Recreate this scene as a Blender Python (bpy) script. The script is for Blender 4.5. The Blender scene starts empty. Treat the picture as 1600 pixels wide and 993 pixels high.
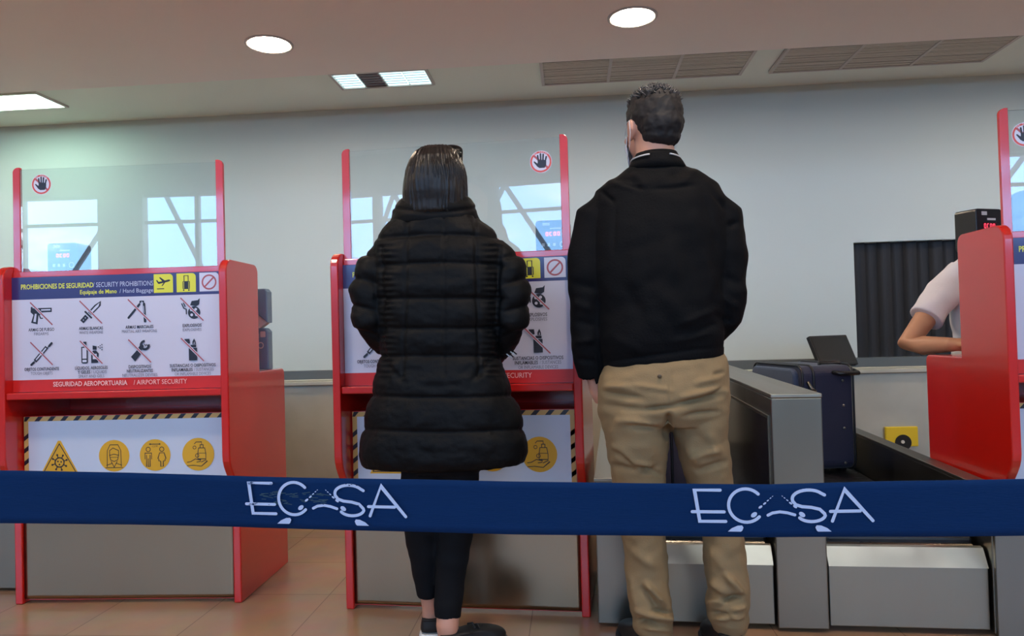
import bpy, bmesh, math, random
import numpy as np
from mathutils import Vector, Matrix, noise

# ------------------------------------------------------------------ camera, sky, portal, exposure
SC = bpy.context.scene
COL = SC.collection
FOC, PITCH, ROLL, YAW, CAMZ = 1155.0, math.radians(1.114), math.radians(-1.559), math.radians(4.627), 1.0
FW = Vector((-math.sin(YAW) * math.cos(PITCH), math.cos(YAW) * math.cos(PITCH), math.sin(PITCH)))
R0 = Vector((math.cos(YAW), math.sin(YAW), 0.0))
U0 = R0.cross(FW)
RV = R0 * math.cos(ROLL) + U0 * math.sin(ROLL)
UV = U0 * math.cos(ROLL) - R0 * math.sin(ROLL)
cd = bpy.data.cameras.new('camera')
cam = bpy.data.objects.new('camera', cd)
COL.objects.link(cam)
cd.sensor_fit = 'HORIZONTAL'
cd.sensor_width = 36.0
cd.lens = FOC * 36.0 / 1600.0
cd.clip_start = 0.02
m = Matrix((RV, UV, -FW)).transposed().to_4x4()
m.translation = Vector((0, 0, CAMZ))
cam.matrix_world = m
SC.camera = cam

EXPOSURE = 0.28
SKY = 11.5
DOWNLIGHT = 120.0
TROFFER = 13.0
SC.view_settings.view_transform = 'Standard'
SC.view_settings.look = 'None'
SC.view_settings.gamma = 1.0
SC.view_settings.use_curve_mapping = False
SC.view_settings.exposure = EXPOSURE

w = bpy.data.worlds.new('sky')
SC.world = w
w.use_nodes = True
nt = w.node_tree
bg = nt.nodes['Background']
tc = nt.nodes.new('ShaderNodeTexCoord')
mp = nt.nodes.new('ShaderNodeMapping')
mp.inputs['Scale'].default_value = (1.0, 1.0, 2.6)
nz = nt.nodes.new('ShaderNodeTexNoise')
nz.inputs['Scale'].default_value = 3.4
nz.inputs['Detail'].default_value = 6
nz.inputs['Roughness'].default_value = 0.55
cr = nt.nodes.new('ShaderNodeValToRGB')
cr.color_ramp.elements[0].position = 0.47
cr.color_ramp.elements[0].color = (0.27, 0.55, 1.0, 1)
cr.color_ramp.elements[1].position = 0.66
cr.color_ramp.elements[1].color = (0.86, 0.93, 1.0, 1)
nt.links.new(tc.outputs['Generated'], mp.inputs['Vector'])
nt.links.new(mp.outputs['Vector'], nz.inputs['Vector'])
nt.links.new(nz.outputs['Fac'], cr.inputs['Fac'])
nt.links.new(cr.outputs['Color'], bg.inputs['Color'])
bg.inputs['Strength'].default_value = SKY

WY = -8.0                      # the glazed front of the hall, behind the camera
ld = bpy.data.lights.new('window_portal', 'AREA')
ld.shape = 'RECTANGLE'
ld.size = 21.0
ld.size_y = 1.6
ld.cycles.is_portal = True
lo = bpy.data.objects.new('window_portal', ld)
COL.objects.link(lo)
lo.location = (-1.0, WY - 0.02, 3.0)
lo.rotation_euler = (math.radians(90), 0, 0)

# ------------------------------------------------------------------ measuring: where a point of the photograph lies in the place
def ray(px, py):
    return FW + RV * ((px - 800.0) / FOC) - UV * ((py - 496.5) / FOC)
def atY(px, py, Y):
    d = ray(px, py)
    return Vector((0, 0, CAMZ)) + d * (Y / d.y)
def atZ(px, py, z):
    d = ray(px, py)
    return Vector((0, 0, CAMZ)) + d * ((z - CAMZ) / d.z)
def measure(co):                # (n,3) world coordinates -> (n,2) photograph coordinates
    d = co - np.array([0, 0, CAMZ])
    t = d @ np.array(FW)
    return np.stack([800 + FOC * (d @ np.array(RV)) / t, 496.5 - FOC * (d @ np.array(UV)) / t], 1)

# ------------------------------------------------------------------ materials
MATS = {}
def mat(name, col, rough=0.5, metal=0.0, spec=0.5, coat=0.0, emit=None, estr=0.0, var=0.0, vscale=6.0, bump=0.0, bscale=60.0, stretch=(1, 1, 1), rvar=0.0, sheen=0.0):
    if name in MATS: return MATS[name]
    m_ = bpy.data.materials.new(name)
    m_.use_nodes = True
    n = m_.node_tree
    b = n.nodes['Principled BSDF']
    c = (col[0], col[1], col[2], 1)
    b.inputs['Base Color'].default_value = c
    b.inputs['Roughness'].default_value = rough
    b.inputs['Metallic'].default_value = metal
    b.inputs['Specular IOR Level'].default_value = spec
    b.inputs['Coat Weight'].default_value = coat
    b.inputs['Coat Roughness'].default_value = 0.08
    b.inputs['Sheen Weight'].default_value = sheen
    if emit:
        b.inputs['Emission Color'].default_value = (*emit, 1)
        b.inputs['Emission Strength'].default_value = estr
    if var or rvar or bump:
        t = n.nodes.new('ShaderNodeTexCoord')
        mp_ = n.nodes.new('ShaderNodeMapping')
        mp_.inputs['Scale'].default_value = stretch
        n.links.new(t.outputs['Object'], mp_.inputs['Vector'])
    if var or rvar:
        z = n.nodes.new('ShaderNodeTexNoise')
        z.inputs['Scale'].default_value = vscale
        z.inputs['Detail'].default_value = 5
        n.links.new(mp_.outputs['Vector'], z.inputs['Vector'])
        if var:
            mx = n.nodes.new('ShaderNodeMix')
            mx.data_type = 'RGBA'
            mx.inputs['A'].default_value = tuple(max(0, v * (1 - var)) for v in col) + (1,)
            mx.inputs['B'].default_value = tuple(min(1, v * (1 + var)) for v in col) + (1,)
            n.links.new(z.outputs['Fac'], mx.inputs['Factor'])
            n.links.new(mx.outputs['Result'], b.inputs['Base Color'])
        if rvar:
            mr = n.nodes.new('ShaderNodeMapRange')
            mr.inputs['From Min'].default_value = 0.3
            mr.inputs['From Max'].default_value = 0.7
            mr.inputs['To Min'].default_value = max(0.02, rough - rvar)
            mr.inputs['To Max'].default_value = min(1, rough + rvar)
            n.links.new(z.outputs['Fac'], mr.inputs['Value'])
            n.links.new(mr.outputs['Result'], b.inputs['Roughness'])
    if bump:
        z2 = n.nodes.new('ShaderNodeTexNoise')
        z2.inputs['Scale'].default_value = bscale
        z2.inputs['Detail'].default_value = 4
        n.links.new(mp_.outputs['Vector'], z2.inputs['Vector'])
        bp = n.nodes.new('ShaderNodeBump')
        bp.inputs['Strength'].default_value = bump
        bp.inputs['Distance'].default_value = 0.01
        n.links.new(z2.outputs['Fac'], bp.inputs['Height'])
        n.links.new(bp.outputs['Normal'], b.inputs['Normal'])
    MATS[name] = m_
    return m_

def mat_glass(name, tint=(0.95, 0.975, 0.975), haze=0.03):
    m_ = bpy.data.materials.new(name)
    m_.use_nodes = True
    n = m_.node_tree
    n.nodes.remove(n.nodes['Principled BSDF'])
    out = n.nodes['Material Output']
    tr = n.nodes.new('ShaderNodeBsdfTransparent')
    tr.inputs['Color'].default_value = (*tint, 1)
    gl = n.nodes.new('ShaderNodeBsdfGlossy')
    gl.inputs['Roughness'].default_value = 0.0
    df = n.nodes.new('ShaderNodeBsdfDiffuse')
    df.inputs['Color'].default_value = (0.8, 0.85, 0.88, 1)
    fr = n.nodes.new('ShaderNodeFresnel')
    fr.inputs['IOR'].default_value = 1.52
    m1 = n.nodes.new('ShaderNodeMixShader')
    m2 = n.nodes.new('ShaderNodeMixShader')
    m1.inputs[0].default_value = haze
    n.links.new(tr.outputs[0], m1.inputs[1])
    n.links.new(df.outputs[0], m1.inputs[2])
    n.links.new(fr.outputs[0], m2.inputs[0])
    n.links.new(m1.outputs[0], m2.inputs[1])
    n.links.new(gl.outputs[0], m2.inputs[2])
    n.links.new(m2.outputs[0], out.inputs['Surface'])
    return m_

def srgb(r, g, b):
    return tuple(((v / 255.0) / 12.92 if v <= 10 else (((v / 255.0) + 0.055) / 1.055) ** 2.4) for v in (r, g, b))

M_RED = mat('red_lacquer', srgb(198, 20, 8), 0.30, spec=0.5, coat=0.8)
M_STEEL = mat('brushed_stainless', srgb(134, 129, 118), 0.33, 1.0, var=0.10, vscale=2.5, rvar=0.10, bump=0.03, bscale=60, stretch=(1, 1, 0.04))
M_STEELW = mat('scuffed_stainless', srgb(152, 146, 132), 0.42, 1.0, var=0.16, vscale=4, rvar=0.12, bump=0.03, bscale=60, stretch=(1, 0.05, 0.05))
M_KICK = mat('kick_plate_steel', srgb(152, 132, 107), 0.28, 1.0, bump=0.02, bscale=50, stretch=(1, 1, 0.04))
M_CASE = mat('mottled_steel_casing', srgb(190, 190, 176), 0.60, 0.7, var=0.22, vscale=3.5)
M_LIPM = mat('lip_glare_steel', srgb(206, 200, 184), 0.34, 1.0, var=0.10, vscale=9, rvar=0.06)  # paler than the other steel: glare off the slope is put into the colour
M_WHITE = mat('printed_white', srgb(205, 200, 214), 0.28, coat=0.3)
M_POSTER = mat('poster_white', srgb(196, 202, 216), 0.2, coat=0.5)
M_NAVY = mat('print_navy', srgb(42, 32, 96), 0.3, coat=0.3)
M_PRED = mat('print_red', srgb(205, 36, 30), 0.3, coat=0.3)
M_SLASH = mat('print_slash_red', srgb(168, 78, 84), 0.4)
M_YEL = mat('print_yellow', srgb(222, 216, 40), 0.35)
M_GOLD = mat('print_gold', srgb(214, 160, 32), 0.35)
M_BLK = mat('print_black', srgb(26, 20, 32), 0.4)
M_GREY = mat('print_grey', srgb(110, 108, 122), 0.4)
M_PALE = mat('print_pale', srgb(190, 188, 210), 0.4)
M_PINKT = mat('print_pink', srgb(240, 190, 180), 0.4)
M_HAZ = mat('hazard_amber', srgb(202, 160, 92), 0.4)
M_DARK = mat('dark_gap', srgb(20, 18, 18), 0.7)
M_BLACKP = mat('black_plastic', srgb(24, 24, 27), 0.35)
M_RUBBER = mat('black_belt_rubber', srgb(24, 24, 28), 0.42, var=0.4, vscale=20, rvar=0.15)
M_GLASS = mat_glass('acrylic_sheet')
M_SKIN = mat('skin', srgb(196, 140, 116), 0.5, var=0.08, vscale=12)
M_SKIN2 = mat('tanned_skin', srgb(186, 134, 100), 0.5, var=0.08, vscale=12)

# ------------------------------------------------------------------ mesh helpers
def link(o, parent=None):
    COL.objects.link(o)
    if parent is not None: o.parent = parent
    return o
def obj(name, bm, mats, parent=None, smooth=False, bevel=0.0, seg=2, loc=None):
    me = bpy.data.meshes.new(name)
    bm.normal_update()
    bm.to_mesh(me)
    bm.free()
    if not isinstance(mats, (list, tuple)): mats = [mats]
    for m_ in mats: me.materials.append(m_)
    if smooth:
        for p in me.polygons: p.use_smooth = True
    o = bpy.data.objects.new(name, me)
    link(o, parent)
    if loc: o.location = loc
    if bevel:
        b = o.modifiers.new('bevel', 'BEVEL')
        b.width = bevel
        b.segments = seg
        b.limit_method = 'ANGLE'
        b.angle_limit = math.radians(40)
        b.harden_normals = False
    return o
def tag(o, label=None, cat=None, group=None, kind=None):
    if label: o['label'] = label
    if cat: o['category'] = cat
    if group: o['group'] = group
    if kind: o['kind'] = kind
    return o
def thing(name, label, cat, loc=(0, 0, 0), rz=0.0, group=None):
    o = bpy.data.objects.new(name, None)
    o.empty_display_size = 0.1
    COL.objects.link(o)
    o.location = loc
    o.rotation_euler = (0, 0, rz)
    return tag(o, label, cat, group)
def copy_tree(o, parent=None):
    c = o.copy()
    COL.objects.link(c)
    c.parent = parent
    for ch in list(o.children): copy_tree(ch, c)
    return c
def box(bm, x0, x1, y0, y1, z0, z1, mi=0):
    v = [bm.verts.new(p) for p in ((x0, y0, z0), (x1, y0, z0), (x1, y1, z0), (x0, y1, z0), (x0, y0, z1), (x1, y0, z1), (x1, y1, z1), (x0, y1, z1))]
    for f in ((0, 3, 2, 1), (4, 5, 6, 7), (0, 1, 5, 4), (1, 2, 6, 5), (2, 3, 7, 6), (3, 0, 4, 7)):
        fa = bm.faces.new([v[i] for i in f])
        fa.material_index = mi
    return v
def BX(*a, **k):
    bm = bmesh.new()
    box(bm, *a, **k)
    return bm
def prism(bm, pts, a0, a1, axis='x', mi=0):     # closed outline swept along an axis
    def P(u, v, a):
        return {'x': (a, u, v), 'y': (u, a, v), 'z': (u, v, a)}[axis]
    A = [bm.verts.new(P(u, v, a0)) for u, v in pts]
    B = [bm.verts.new(P(u, v, a1)) for u, v in pts]
    n = len(pts)
    fs = [bm.faces.new(A), bm.faces.new(B[::-1])]
    for i in range(n): fs.append(bm.faces.new((A[i], B[i], B[(i + 1) % n], A[(i + 1) % n])))
    for f in fs: f.material_index = mi
    bmesh.ops.recalc_face_normals(bm, faces=fs)
def arc(cx, cy, r, a0, a1, n=8):
    return [(cx + r * math.cos(math.radians(a0 + (a1 - a0) * i / n)), cy + r * math.sin(math.radians(a0 + (a1 - a0) * i / n))) for i in range(n + 1)]
def rrect(x0, x1, y0, y1, r, n=5):
    return arc(x1 - r, y1 - r, r, 0, 90, n) + arc(x0 + r, y1 - r, r, 90, 180, n) + arc(x0 + r, y0 + r, r, 180, 270, n) + arc(x1 - r, y0 + r, r, 270, 360, n)
def tube(bm, pts, rad, seg=12, mi=0, closed_caps=True):
    pts = [Vector(p) for p in pts]
    if not isinstance(rad, (list, tuple)): rad = [rad] * len(pts)
    up = Vector((0, 0, 1))
    prev = None
    rings = []
    for i, p in enumerate(pts):
        t = (pts[min(i + 1, len(pts) - 1)] - pts[max(i - 1, 0)]).normalized()
        if prev is None:
            a = t.orthogonal().normalized()
        else:
            a = (prev - t * prev.dot(t)).normalized()
        prev = a
        b = t.cross(a)
        r = rad[i]
        ra, rb = (r, r) if not isinstance(r, tuple) else r
        rings.append([bm.verts.new(p + a * math.cos(k * 2 * math.pi / seg) * ra + b * math.sin(k * 2 * math.pi / seg) * rb) for k in range(seg)])
    fs = []
    for i in range(len(rings) - 1):
        for k in range(seg):
            fs.append(bm.faces.new((rings[i][k], rings[i][(k + 1) % seg], rings[i + 1][(k + 1) % seg], rings[i + 1][k])))
    if closed_caps:
        fs.append(bm.faces.new(rings[0][::-1]))
        fs.append(bm.faces.new(rings[-1]))
    for f in fs: f.material_index = mi
    bmesh.ops.recalc_face_normals(bm, faces=fs)
def cyl(bm, c, r, h, axis='z', seg=24, mi=0):
    c = Vector(c)
    d = {'x': Vector((1, 0, 0)), 'y': Vector((0, 1, 0)), 'z': Vector((0, 0, 1))}[axis]
    tube(bm, [c, c + d * h], r, seg, mi)
def ellipsoid(bm, c, r, rot=None, u=20, v=14):
    mt = Matrix.Translation(Vector(c)) @ (rot.to_4x4() if rot else Matrix.Identity(4)) @ Matrix.Diagonal((r[0], r[1], r[2], 1))
    bmesh.ops.create_uvsphere(bm, u_segments=u, v_segments=v, radius=1.0, matrix=mt)
def loft(bm, rings, seg=36, exp=2.0):           # rings: (cx, cy, cz, rx, ry)
    R = []
    for cx, cy, cz, rx, ry in rings:
        vs = []
        for k in range(seg):
            a = 2 * math.pi * k / seg
            c, s = math.cos(a), math.sin(a)
            vs.append(bm.verts.new((cx + rx * math.copysign(abs(c) ** (2 / exp), c), cy + ry * math.copysign(abs(s) ** (2 / exp), s), cz)))
        R.append(vs)
    fs = []
    for i in range(len(R) - 1):
        for k in range(seg): fs.append(bm.faces.new((R[i][k], R[i][(k + 1) % seg], R[i + 1][(k + 1) % seg], R[i + 1][k])))
    fs.append(bm.faces.new(R[0])); fs.append(bm.faces.new(R[-1]))
    bmesh.ops.recalc_face_normals(bm, faces=fs)
def remesh(bm, voxel, smooth=6):                # closed shells -> one continuous skin
    me = bpy.data.meshes.new('tmp')
    bm.to_mesh(me)
    bm.free()
    o = bpy.data.objects.new('tmp', me)
    COL.objects.link(o)
    r = o.modifiers.new('r', 'REMESH')
    r.mode = 'VOXEL'
    r.voxel_size = voxel
    if smooth:
        s = o.modifiers.new('s', 'SMOOTH')
        s.factor = 0.5
        s.iterations = smooth
    dg = bpy.context.evaluated_depsgraph_get()
    dg.update()
    res = bpy.data.meshes.new_from_object(o.evaluated_get(dg))
    bpy.data.objects.remove(o)
    bpy.data.meshes.remove(me)
    return res
def mobj(name, me, mats, parent=None):
    me.name = name
    me.materials.clear()
    for m_ in (mats if isinstance(mats, (list, tuple)) else [mats]): me.materials.append(m_)
    me.polygons.foreach_set('use_smooth', [True] * len(me.polygons))
    return link(bpy.data.objects.new(name, me), parent)
def coords(me):
    a = np.empty(len(me.vertices) * 3)
    me.vertices.foreach_get('co', a)
    n = np.empty(len(me.vertices) * 3)
    me.vertices.foreach_get('normal', n)
    return a.reshape(-1, 3), n.reshape(-1, 3)
def setco(me, a):
    me.vertices.foreach_set('co', a.ravel())
    me.update()
def fold_field(pp, segs):                       # soft ridges and grooves along measured strokes
    d = np.zeros(len(pp))
    for (x0, y0, x1, y1, w_, a_) in segs:
        v = np.array([x1 - x0, y1 - y0]); L = np.hypot(*v); v = v / L
        q = pp - np.array([x0, y0])
        t = q @ v
        s = np.abs(q[:, 0] * -v[1] + q[:, 1] * v[0])
        e = np.clip(np.minimum(t, L - t) / (0.3 * L) + 0.0, 0, 1)
        d += a_ * np.exp(-(s / w_) ** 2) * e
    return d
def noisev(co, scale, seed=0.0):
    return np.array([noise.noise(Vector((c[0] * scale[0] + seed, c[1] * scale[1], c[2] * scale[2]))) for c in co])

# ------------------------------------------------------------------ flat printing: shapes and lettering laid on a panel facing local -Y
class Art:
    def __init__(self, y=0.0):
        self.bm = bmesh.new(); self.mats = []; self.y = y; self.k = 0
    def mi(self, m_):
        if m_ not in self.mats: self.mats.append(m_)
        return self.mats.index(m_)
    def poly(self, m_, pts, lift=True):
        if lift: self.k += 1
        y = self.y - self.k * 0.00003
        a = sum(pts[i][0] * pts[(i + 1) % len(pts)][1] - pts[(i + 1) % len(pts)][0] * pts[i][1] for i in range(len(pts)))
        if a < 0: pts = pts[::-1]
        f = self.bm.faces.new([self.bm.verts.new((p[0], y, p[1])) for p in pts])
        f.material_index = self.mi(m_)
    def rect(self, m_, x0, x1, z0, z1): self.poly(m_, [(x0, z0), (x1, z0), (x1, z1), (x0, z1)])
    def disc(self, m_, x, z, r, rz=None, n=28, rot=0.0):
        rz = r if rz is None else rz
        c, s = math.cos(rot), math.sin(rot)
        self.poly(m_, [(x + r * math.cos(t) * c - rz * math.sin(t) * s, z + r * math.cos(t) * s + rz * math.sin(t) * c) for t in [2 * math.pi * i / n for i in range(n)]])
    def ring(self, m_, x, z, r, t, a0=0, a1=360, n=32):
        self.line(m_, [(x + r * math.cos(math.radians(a0 + (a1 - a0) * i / n)), z + r * math.sin(math.radians(a0 + (a1 - a0) * i / n))) for i in range(n + 1)], t, caps=False)
    def line(self, m_, pts, t, caps=True, n=6):
        self.k += 1
        h = t / 2
        L, R = [], []
        for i, p in enumerate(pts):
            a = pts[max(i - 1, 0)]; b = pts[min(i + 1, len(pts) - 1)]
            dx, dz = b[0] - a[0], b[1] - a[1]
            l = math.hypot(dx, dz) or 1
            k = 1.0
            if 0 < i < len(pts) - 1:
                e = math.hypot(p[0] - a[0], p[1] - a[1]) or 1
                f = math.hypot(b[0] - p[0], b[1] - p[1]) or 1
                cs = ((p[0] - a[0]) / e * (b[0] - p[0]) / f + (p[1] - a[1]) / e * (b[1] - p[1]) / f)
                k = 1 / max(0.5, math.sqrt(max(0.0, (1 + cs) / 2)))
            nx, nz_ = -dz / l * h * k, dx / l * h * k
            L.append((p[0] + nx, p[1] + nz_)); R.append((p[0] - nx, p[1] - nz_))
        for i in range(len(pts) - 1):
            self.poly(m_, [L[i], L[i + 1], R[i + 1], R[i]], lift=False)
        if caps:
            self.k += 1
            for p in (pts[0], pts[-1]):
                self.poly(m_, [(p[0] + h * math.cos(2 * math.pi * i / 12), p[1] + h * math.sin(2 * math.pi * i / 12)) for i in range(12)], lift=False)
    def text(self, m_, s, x, z, h, width=None, align='l', bold=0.0, rot=0.0):
        self.k += 1
        cu = bpy.data.curves.new('t', 'FONT')
        cu.body = s
        cu.size = 1.0
        cu.offset = bold
        cu.resolution_u = 2
        o = bpy.data.objects.new('t', cu)
        COL.objects.link(o)
        dg = bpy.context.evaluated_depsgraph_get()
        dg.update()
        me = bpy.data.meshes.new_from_object(o.evaluated_get(dg))
        bpy.data.objects.remove(o); bpy.data.curves.remove(cu)
        vs = [v.co.copy() for v in me.vertices]
        if vs:
            x0 = min(v.x for v in vs); x1 = max(v.x for v in vs)
            sz = h / 0.73
            sx = sz if width is None else width / (x1 - x0)
            W = (x1 - x0) * sx
            ox = {'l': 0, 'c': -W / 2, 'r': -W}[align]
            y = self.y - self.k * 0.00003
            c, sn = math.cos(rot), math.sin(rot)
            nv = []
            for v in vs:
                a, b = (v.x - x0) * sx + ox, v.y * sz
                nv.append(self.bm.verts.new((x + a * c - b * sn, y, z + a * sn + b * c)))
            k = self.mi(m_)
            for p in me.polygons:
                try:
                    f = self.bm.faces.new([nv[i] for i in p.vertices]); f.material_index = k
                except ValueError: pass
        bpy.data.meshes.remove(me)
    def done(self, name, parent=None, loc=None):
        return obj(name, self.bm, self.mats, parent, loc=loc)

# ------------------------------------------------------------------ the room
YB, ZC, ZF = 5.25, 2.66, 2.605        # back wall, rear ceiling, front ceiling
XL, XR = -12.0, 10.0
def struct(name, bm, m_, **k):
    return tag(obj(name, bm, m_, **k), kind='structure')

def floor_material():
    m_ = bpy.data.materials.new('floor_tiles')
    m_.use_nodes = True
    n = m_.node_tree
    b = n.nodes['Principled BSDF']
    t = n.nodes.new('ShaderNodeTexCoord')
    mp_ = n.nodes.new('ShaderNodeMapping')
    mp_.inputs['Location'].default_value = (0.97, -0.03, 0)
    br = n.nodes.new('ShaderNodeTexBrick')
    br.offset = 0.0
    br.inputs['Scale'].default_value = 1.0
    br.inputs['Mortar Size'].default_value = 0.0022
    br.inputs['Mortar Smooth'].default_value = 0.4
    br.inputs['Brick Width'].default_value = 0.40
    br.inputs['Row Height'].default_value = 0.40
    br.inputs['Color1'].default_value = (*srgb(172, 134, 104), 1)
    br.inputs['Color2'].default_value = (*srgb(167, 129, 100), 1)
    br.inputs['Mortar'].default_value = (*srgb(132, 98, 76), 1)
    z = n.nodes.new('ShaderNodeTexNoise')
    z.inputs['Scale'].default_value = 7
    z.inputs['Detail'].default_value = 6
    mx = n.nodes.new('ShaderNodeMix')
    mx.data_type = 'RGBA'
    mx.blend_type = 'MULTIPLY'
    mx.inputs['Factor'].default_value = 0.35
    n.links.new(t.outputs['Object'], mp_.inputs['Vector'])
    n.links.new(mp_.outputs['Vector'], br.inputs['Vector'])
    n.links.new(mp_.outputs['Vector'], z.inputs['Vector'])
    n.links.new(br.outputs['Color'], mx.inputs['A'])
    n.links.new(z.outputs['Color'], mx.inputs['B'])
    n.links.new(mx.outputs['Result'], b.inputs['Base Color'])
    b.inputs['Roughness'].default_value = 0.22
    return m_
fl = struct('floor', BX(XL, XR, WY, YB, -0.1, 0.0), floor_material())
M_WALL = mat('painted_wall', srgb(204, 216, 213), 0.7, var=0.02, vscale=2, bump=0.03, bscale=40)
M_CEIL = mat('ceiling_warm_bounce', srgb(250, 239, 232), 0.75, var=0.02, vscale=1.5)  # warm tint puts light bounced off the floor into the colour
M_CEIL2 = mat('ceiling_cool_light', srgb(240, 244, 232), 0.75, var=0.02, vscale=1.5)  # cooler than the front ceiling; the difference in light is painted in
CX0, CX1, CZ0, CZ1 = 1.945, 2.72, 0.745, 1.553          # baggage hatch
bm = bmesh.new()
box(bm, XL, CX0, YB, YB + 0.15, 0, ZC)
box(bm, CX1, XR, YB, YB + 0.15, 0, ZC)
box(bm, CX0, CX1, YB, YB + 0.15, CZ1, ZC)
box(bm, CX0, CX1, YB, YB + 0.15, 0, CZ0)
struct('wall_back', bm, M_WALL)
struct('wall_left', BX(XL - 0.15, XL, WY, YB, 0, 4.6), M_WALL)
struct('wall_right', BX(XR, XR + 0.15, WY, YB, 0, 4.6), M_WALL)
struct('wall_hatch', BX(CX0 - 0.3, CX1 + 0.3, YB + 1.0, YB + 1.1, 0, ZC), M_DARK)
struct('ceiling', BX(XL, XR, 4.39, YB + 0.15, ZC, ZC + 0.1), M_CEIL2)
struct('ceiling', BX(XL, XR, 0.5, 4.39, ZF, ZF + 0.15), M_CEIL)
struct('ceiling', BX(XL, XR, WY, 0.5, 4.5, 4.6), M_CEIL)
struct('wall_bulkhead', BX(XL, XR, 0.5, 0.62, ZF + 0.15, 4.6), M_WALL)
# glazed front of the hall behind the camera
M_MULL = mat('grey_mullion', srgb(120, 124, 128), 0.5)
bm = bmesh.new()
box(bm, XL, XR, WY - 0.2, WY, 0, 2.25)
box(bm, XL, XR, WY - 0.2, WY, 3.76, 4.6)
for x0, x1 in ((-12, -11.2), (-8.15, -7.3), (-0.55, 0.25), (3.6, 4.3), (7.6, 8.2), (9.6, 10)): box(bm, x0, x1, WY - 0.2, WY, 2.25, 3.76)
struct('wall_front', bm, mat('painted_wall_front', srgb(150, 142, 132), 0.8))
for i, (x0, x1, bars) in enumerate(((-11.2, -8.15, (-9.6,)), (-7.3, -0.55, (-6.3, -5.46, -4.3, -3.12, -1.8)), (0.25, 3.6, (1.9,)), (4.3, 7.6, (6.0,)), (8.2, 9.6, ()))):
    bm = bmesh.new()
    for z in (2.25, 3.2, 3.70): box(bm, x0, x1, WY - 0.12, WY - 0.06, z, z + 0.06)
    for k, b in enumerate(bars):
        tw = 0.09 if k % 2 else 0.04
        box(bm, b - tw, b + tw, WY - 0.14, WY - 0.04, 2.25, 3.76)
    xs = [x0] + list(bars) + [x1]
    for k in range(len(xs) - 1):              # the roof truss that stands outside
        a, b = (xs[k], xs[k + 1]) if k % 2 else (xs[k + 1], xs[k])
        tube(bm, [(a, WY - 0.9, 1.8), (b, WY - 0.9, 3.9)], 0.05, 8)
    struct('window_%d' % (i + 1), bm, M_MULL)

# ceiling lights, vents
M_DL = mat('downlight_lamp', (1, 1, 1), 0.5, emit=(1.0, 0.80, 0.62), estr=DOWNLIGHT)
M_TUBE = mat('fluorescent_tube', (1, 1, 1), 0.5, emit=(0.66, 1.0, 0.78), estr=TROFFER * 1.0)
M_TUBEDIM = mat('fluorescent_tube_dim', (0.7, 0.7, 0.7), 0.5, emit=(0.75, 0.9, 1.0), estr=TROFFER * 0.12)
M_TRIM = mat('white_metal_trim', srgb(200, 192, 184), 0.4)
M_REFL = mat('louvre_aluminium', srgb(190, 200, 205), 0.25, 0.6)
def downlight(x, y, label, z=ZF):
    t = thing('ceiling_downlight', label, 'ceiling light', (x, y, z), 0, 'round recessed downlights')
    bm = bmesh.new()
    prof = [(0.112, 0.0), (0.128, 0.0), (0.128, -0.006), (0.118, -0.008), (0.108, -0.004)]
    n = 40
    rows = [[bm.verts.new((r * math.cos(2 * math.pi * k / n), r * math.sin(2 * math.pi * k / n), zz)) for k in range(n)] for r, zz in prof]
    for i in range(len(rows)):
        j = (i + 1) % len(rows)
        for k in range(n): bm.faces.new((rows[i][k], rows[i][(k + 1) % n], rows[j][(k + 1) % n], rows[j][k]))
    bmesh.ops.recalc_face_normals(bm, faces=bm.faces[:])
    obj('trim_ring', bm, M_TRIM, t, smooth=True)
    bm = bmesh.new()
    cyl(bm, (0, 0, -0.003), 0.110, 0.003, seg=40)
    obj('lamp_diffuser', bm, M_DL, t)
    return t
downlight(-1.60, 3.88, 'round warm downlight in the ceiling above the left kiosk')
downlight(0.355, 3.815, "round warm downlight in the ceiling above and left of the man's head")
for x in (-7.0, -4.6, 3.0, 5.4): downlight(x, 3.85, 'round warm downlight further along the ceiling row')
for x in (-4.6, -1.6, 0.36, 3.0): downlight(x, 1.7, 'round warm downlight in the ceiling row nearer the queue')
def troffer(x, y, wx, wy, cells, label, m_on, group=None):
    t = thing('ceiling_troffer', label, 'ceiling light', (x, y, ZC), 0, group)
    bm = bmesh.new()
    fr = 0.018
    box(bm, -wx / 2, wx / 2, -wy / 2, -wy / 2 + fr, -0.014, 0)
    box(bm, -wx / 2, wx / 2, wy / 2 - fr, wy / 2, -0.014, 0)
    box(bm, -wx / 2, -wx / 2 + fr, -wy / 2 + fr, wy / 2 - fr, -0.014, 0)
    box(bm, wx / 2 - fr, wx / 2, -wy / 2 + fr, wy / 2 - fr, -0.014, 0)
    obj('frame', bm, M_TRIM, t)
    cw = (wx - 2 * fr) / len(cells)
    for i, on in enumerate(cells):
        x0 = -wx / 2 + fr + i * cw
        g = 0.006 if len(cells) > 1 else 0
        obj('light_cell', BX(x0 + g, x0 + cw - g, -wy / 2 + fr, wy / 2 - fr, -0.006, 0), m_on if on else mat('dark_light_cell', srgb(92, 66, 66), 0.4), t)
        if len(cells) > 1:
            bm = bmesh.new()
            for k in range(5): box(bm, x0 + g, x0 + cw - g, -wy / 2 + fr + (k + 0.9) * (wy - 2 * fr) / 6 - 0.0015, -wy / 2 + fr + (k + 0.9) * (wy - 2 * fr) / 6 + 0.0015, -0.012, -0.006)
            obj('louvre', bm, M_REFL, t)
    return t
troffer(-1.17, 4.655, 0.63, 0.30, (1, 0, 1, 1), 'rectangular louvred ceiling light with one dark cell above the kiosks', mat('cool_light_cell', (1, 1, 1), 0.5, emit=(0.62, 0.93, 1.0), estr=1.35))
troffer(-3.80, 4.70, 0.70, 0.32, (1,), 'bright white rectangular ceiling panel light at the far left', M_TUBE)
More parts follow.
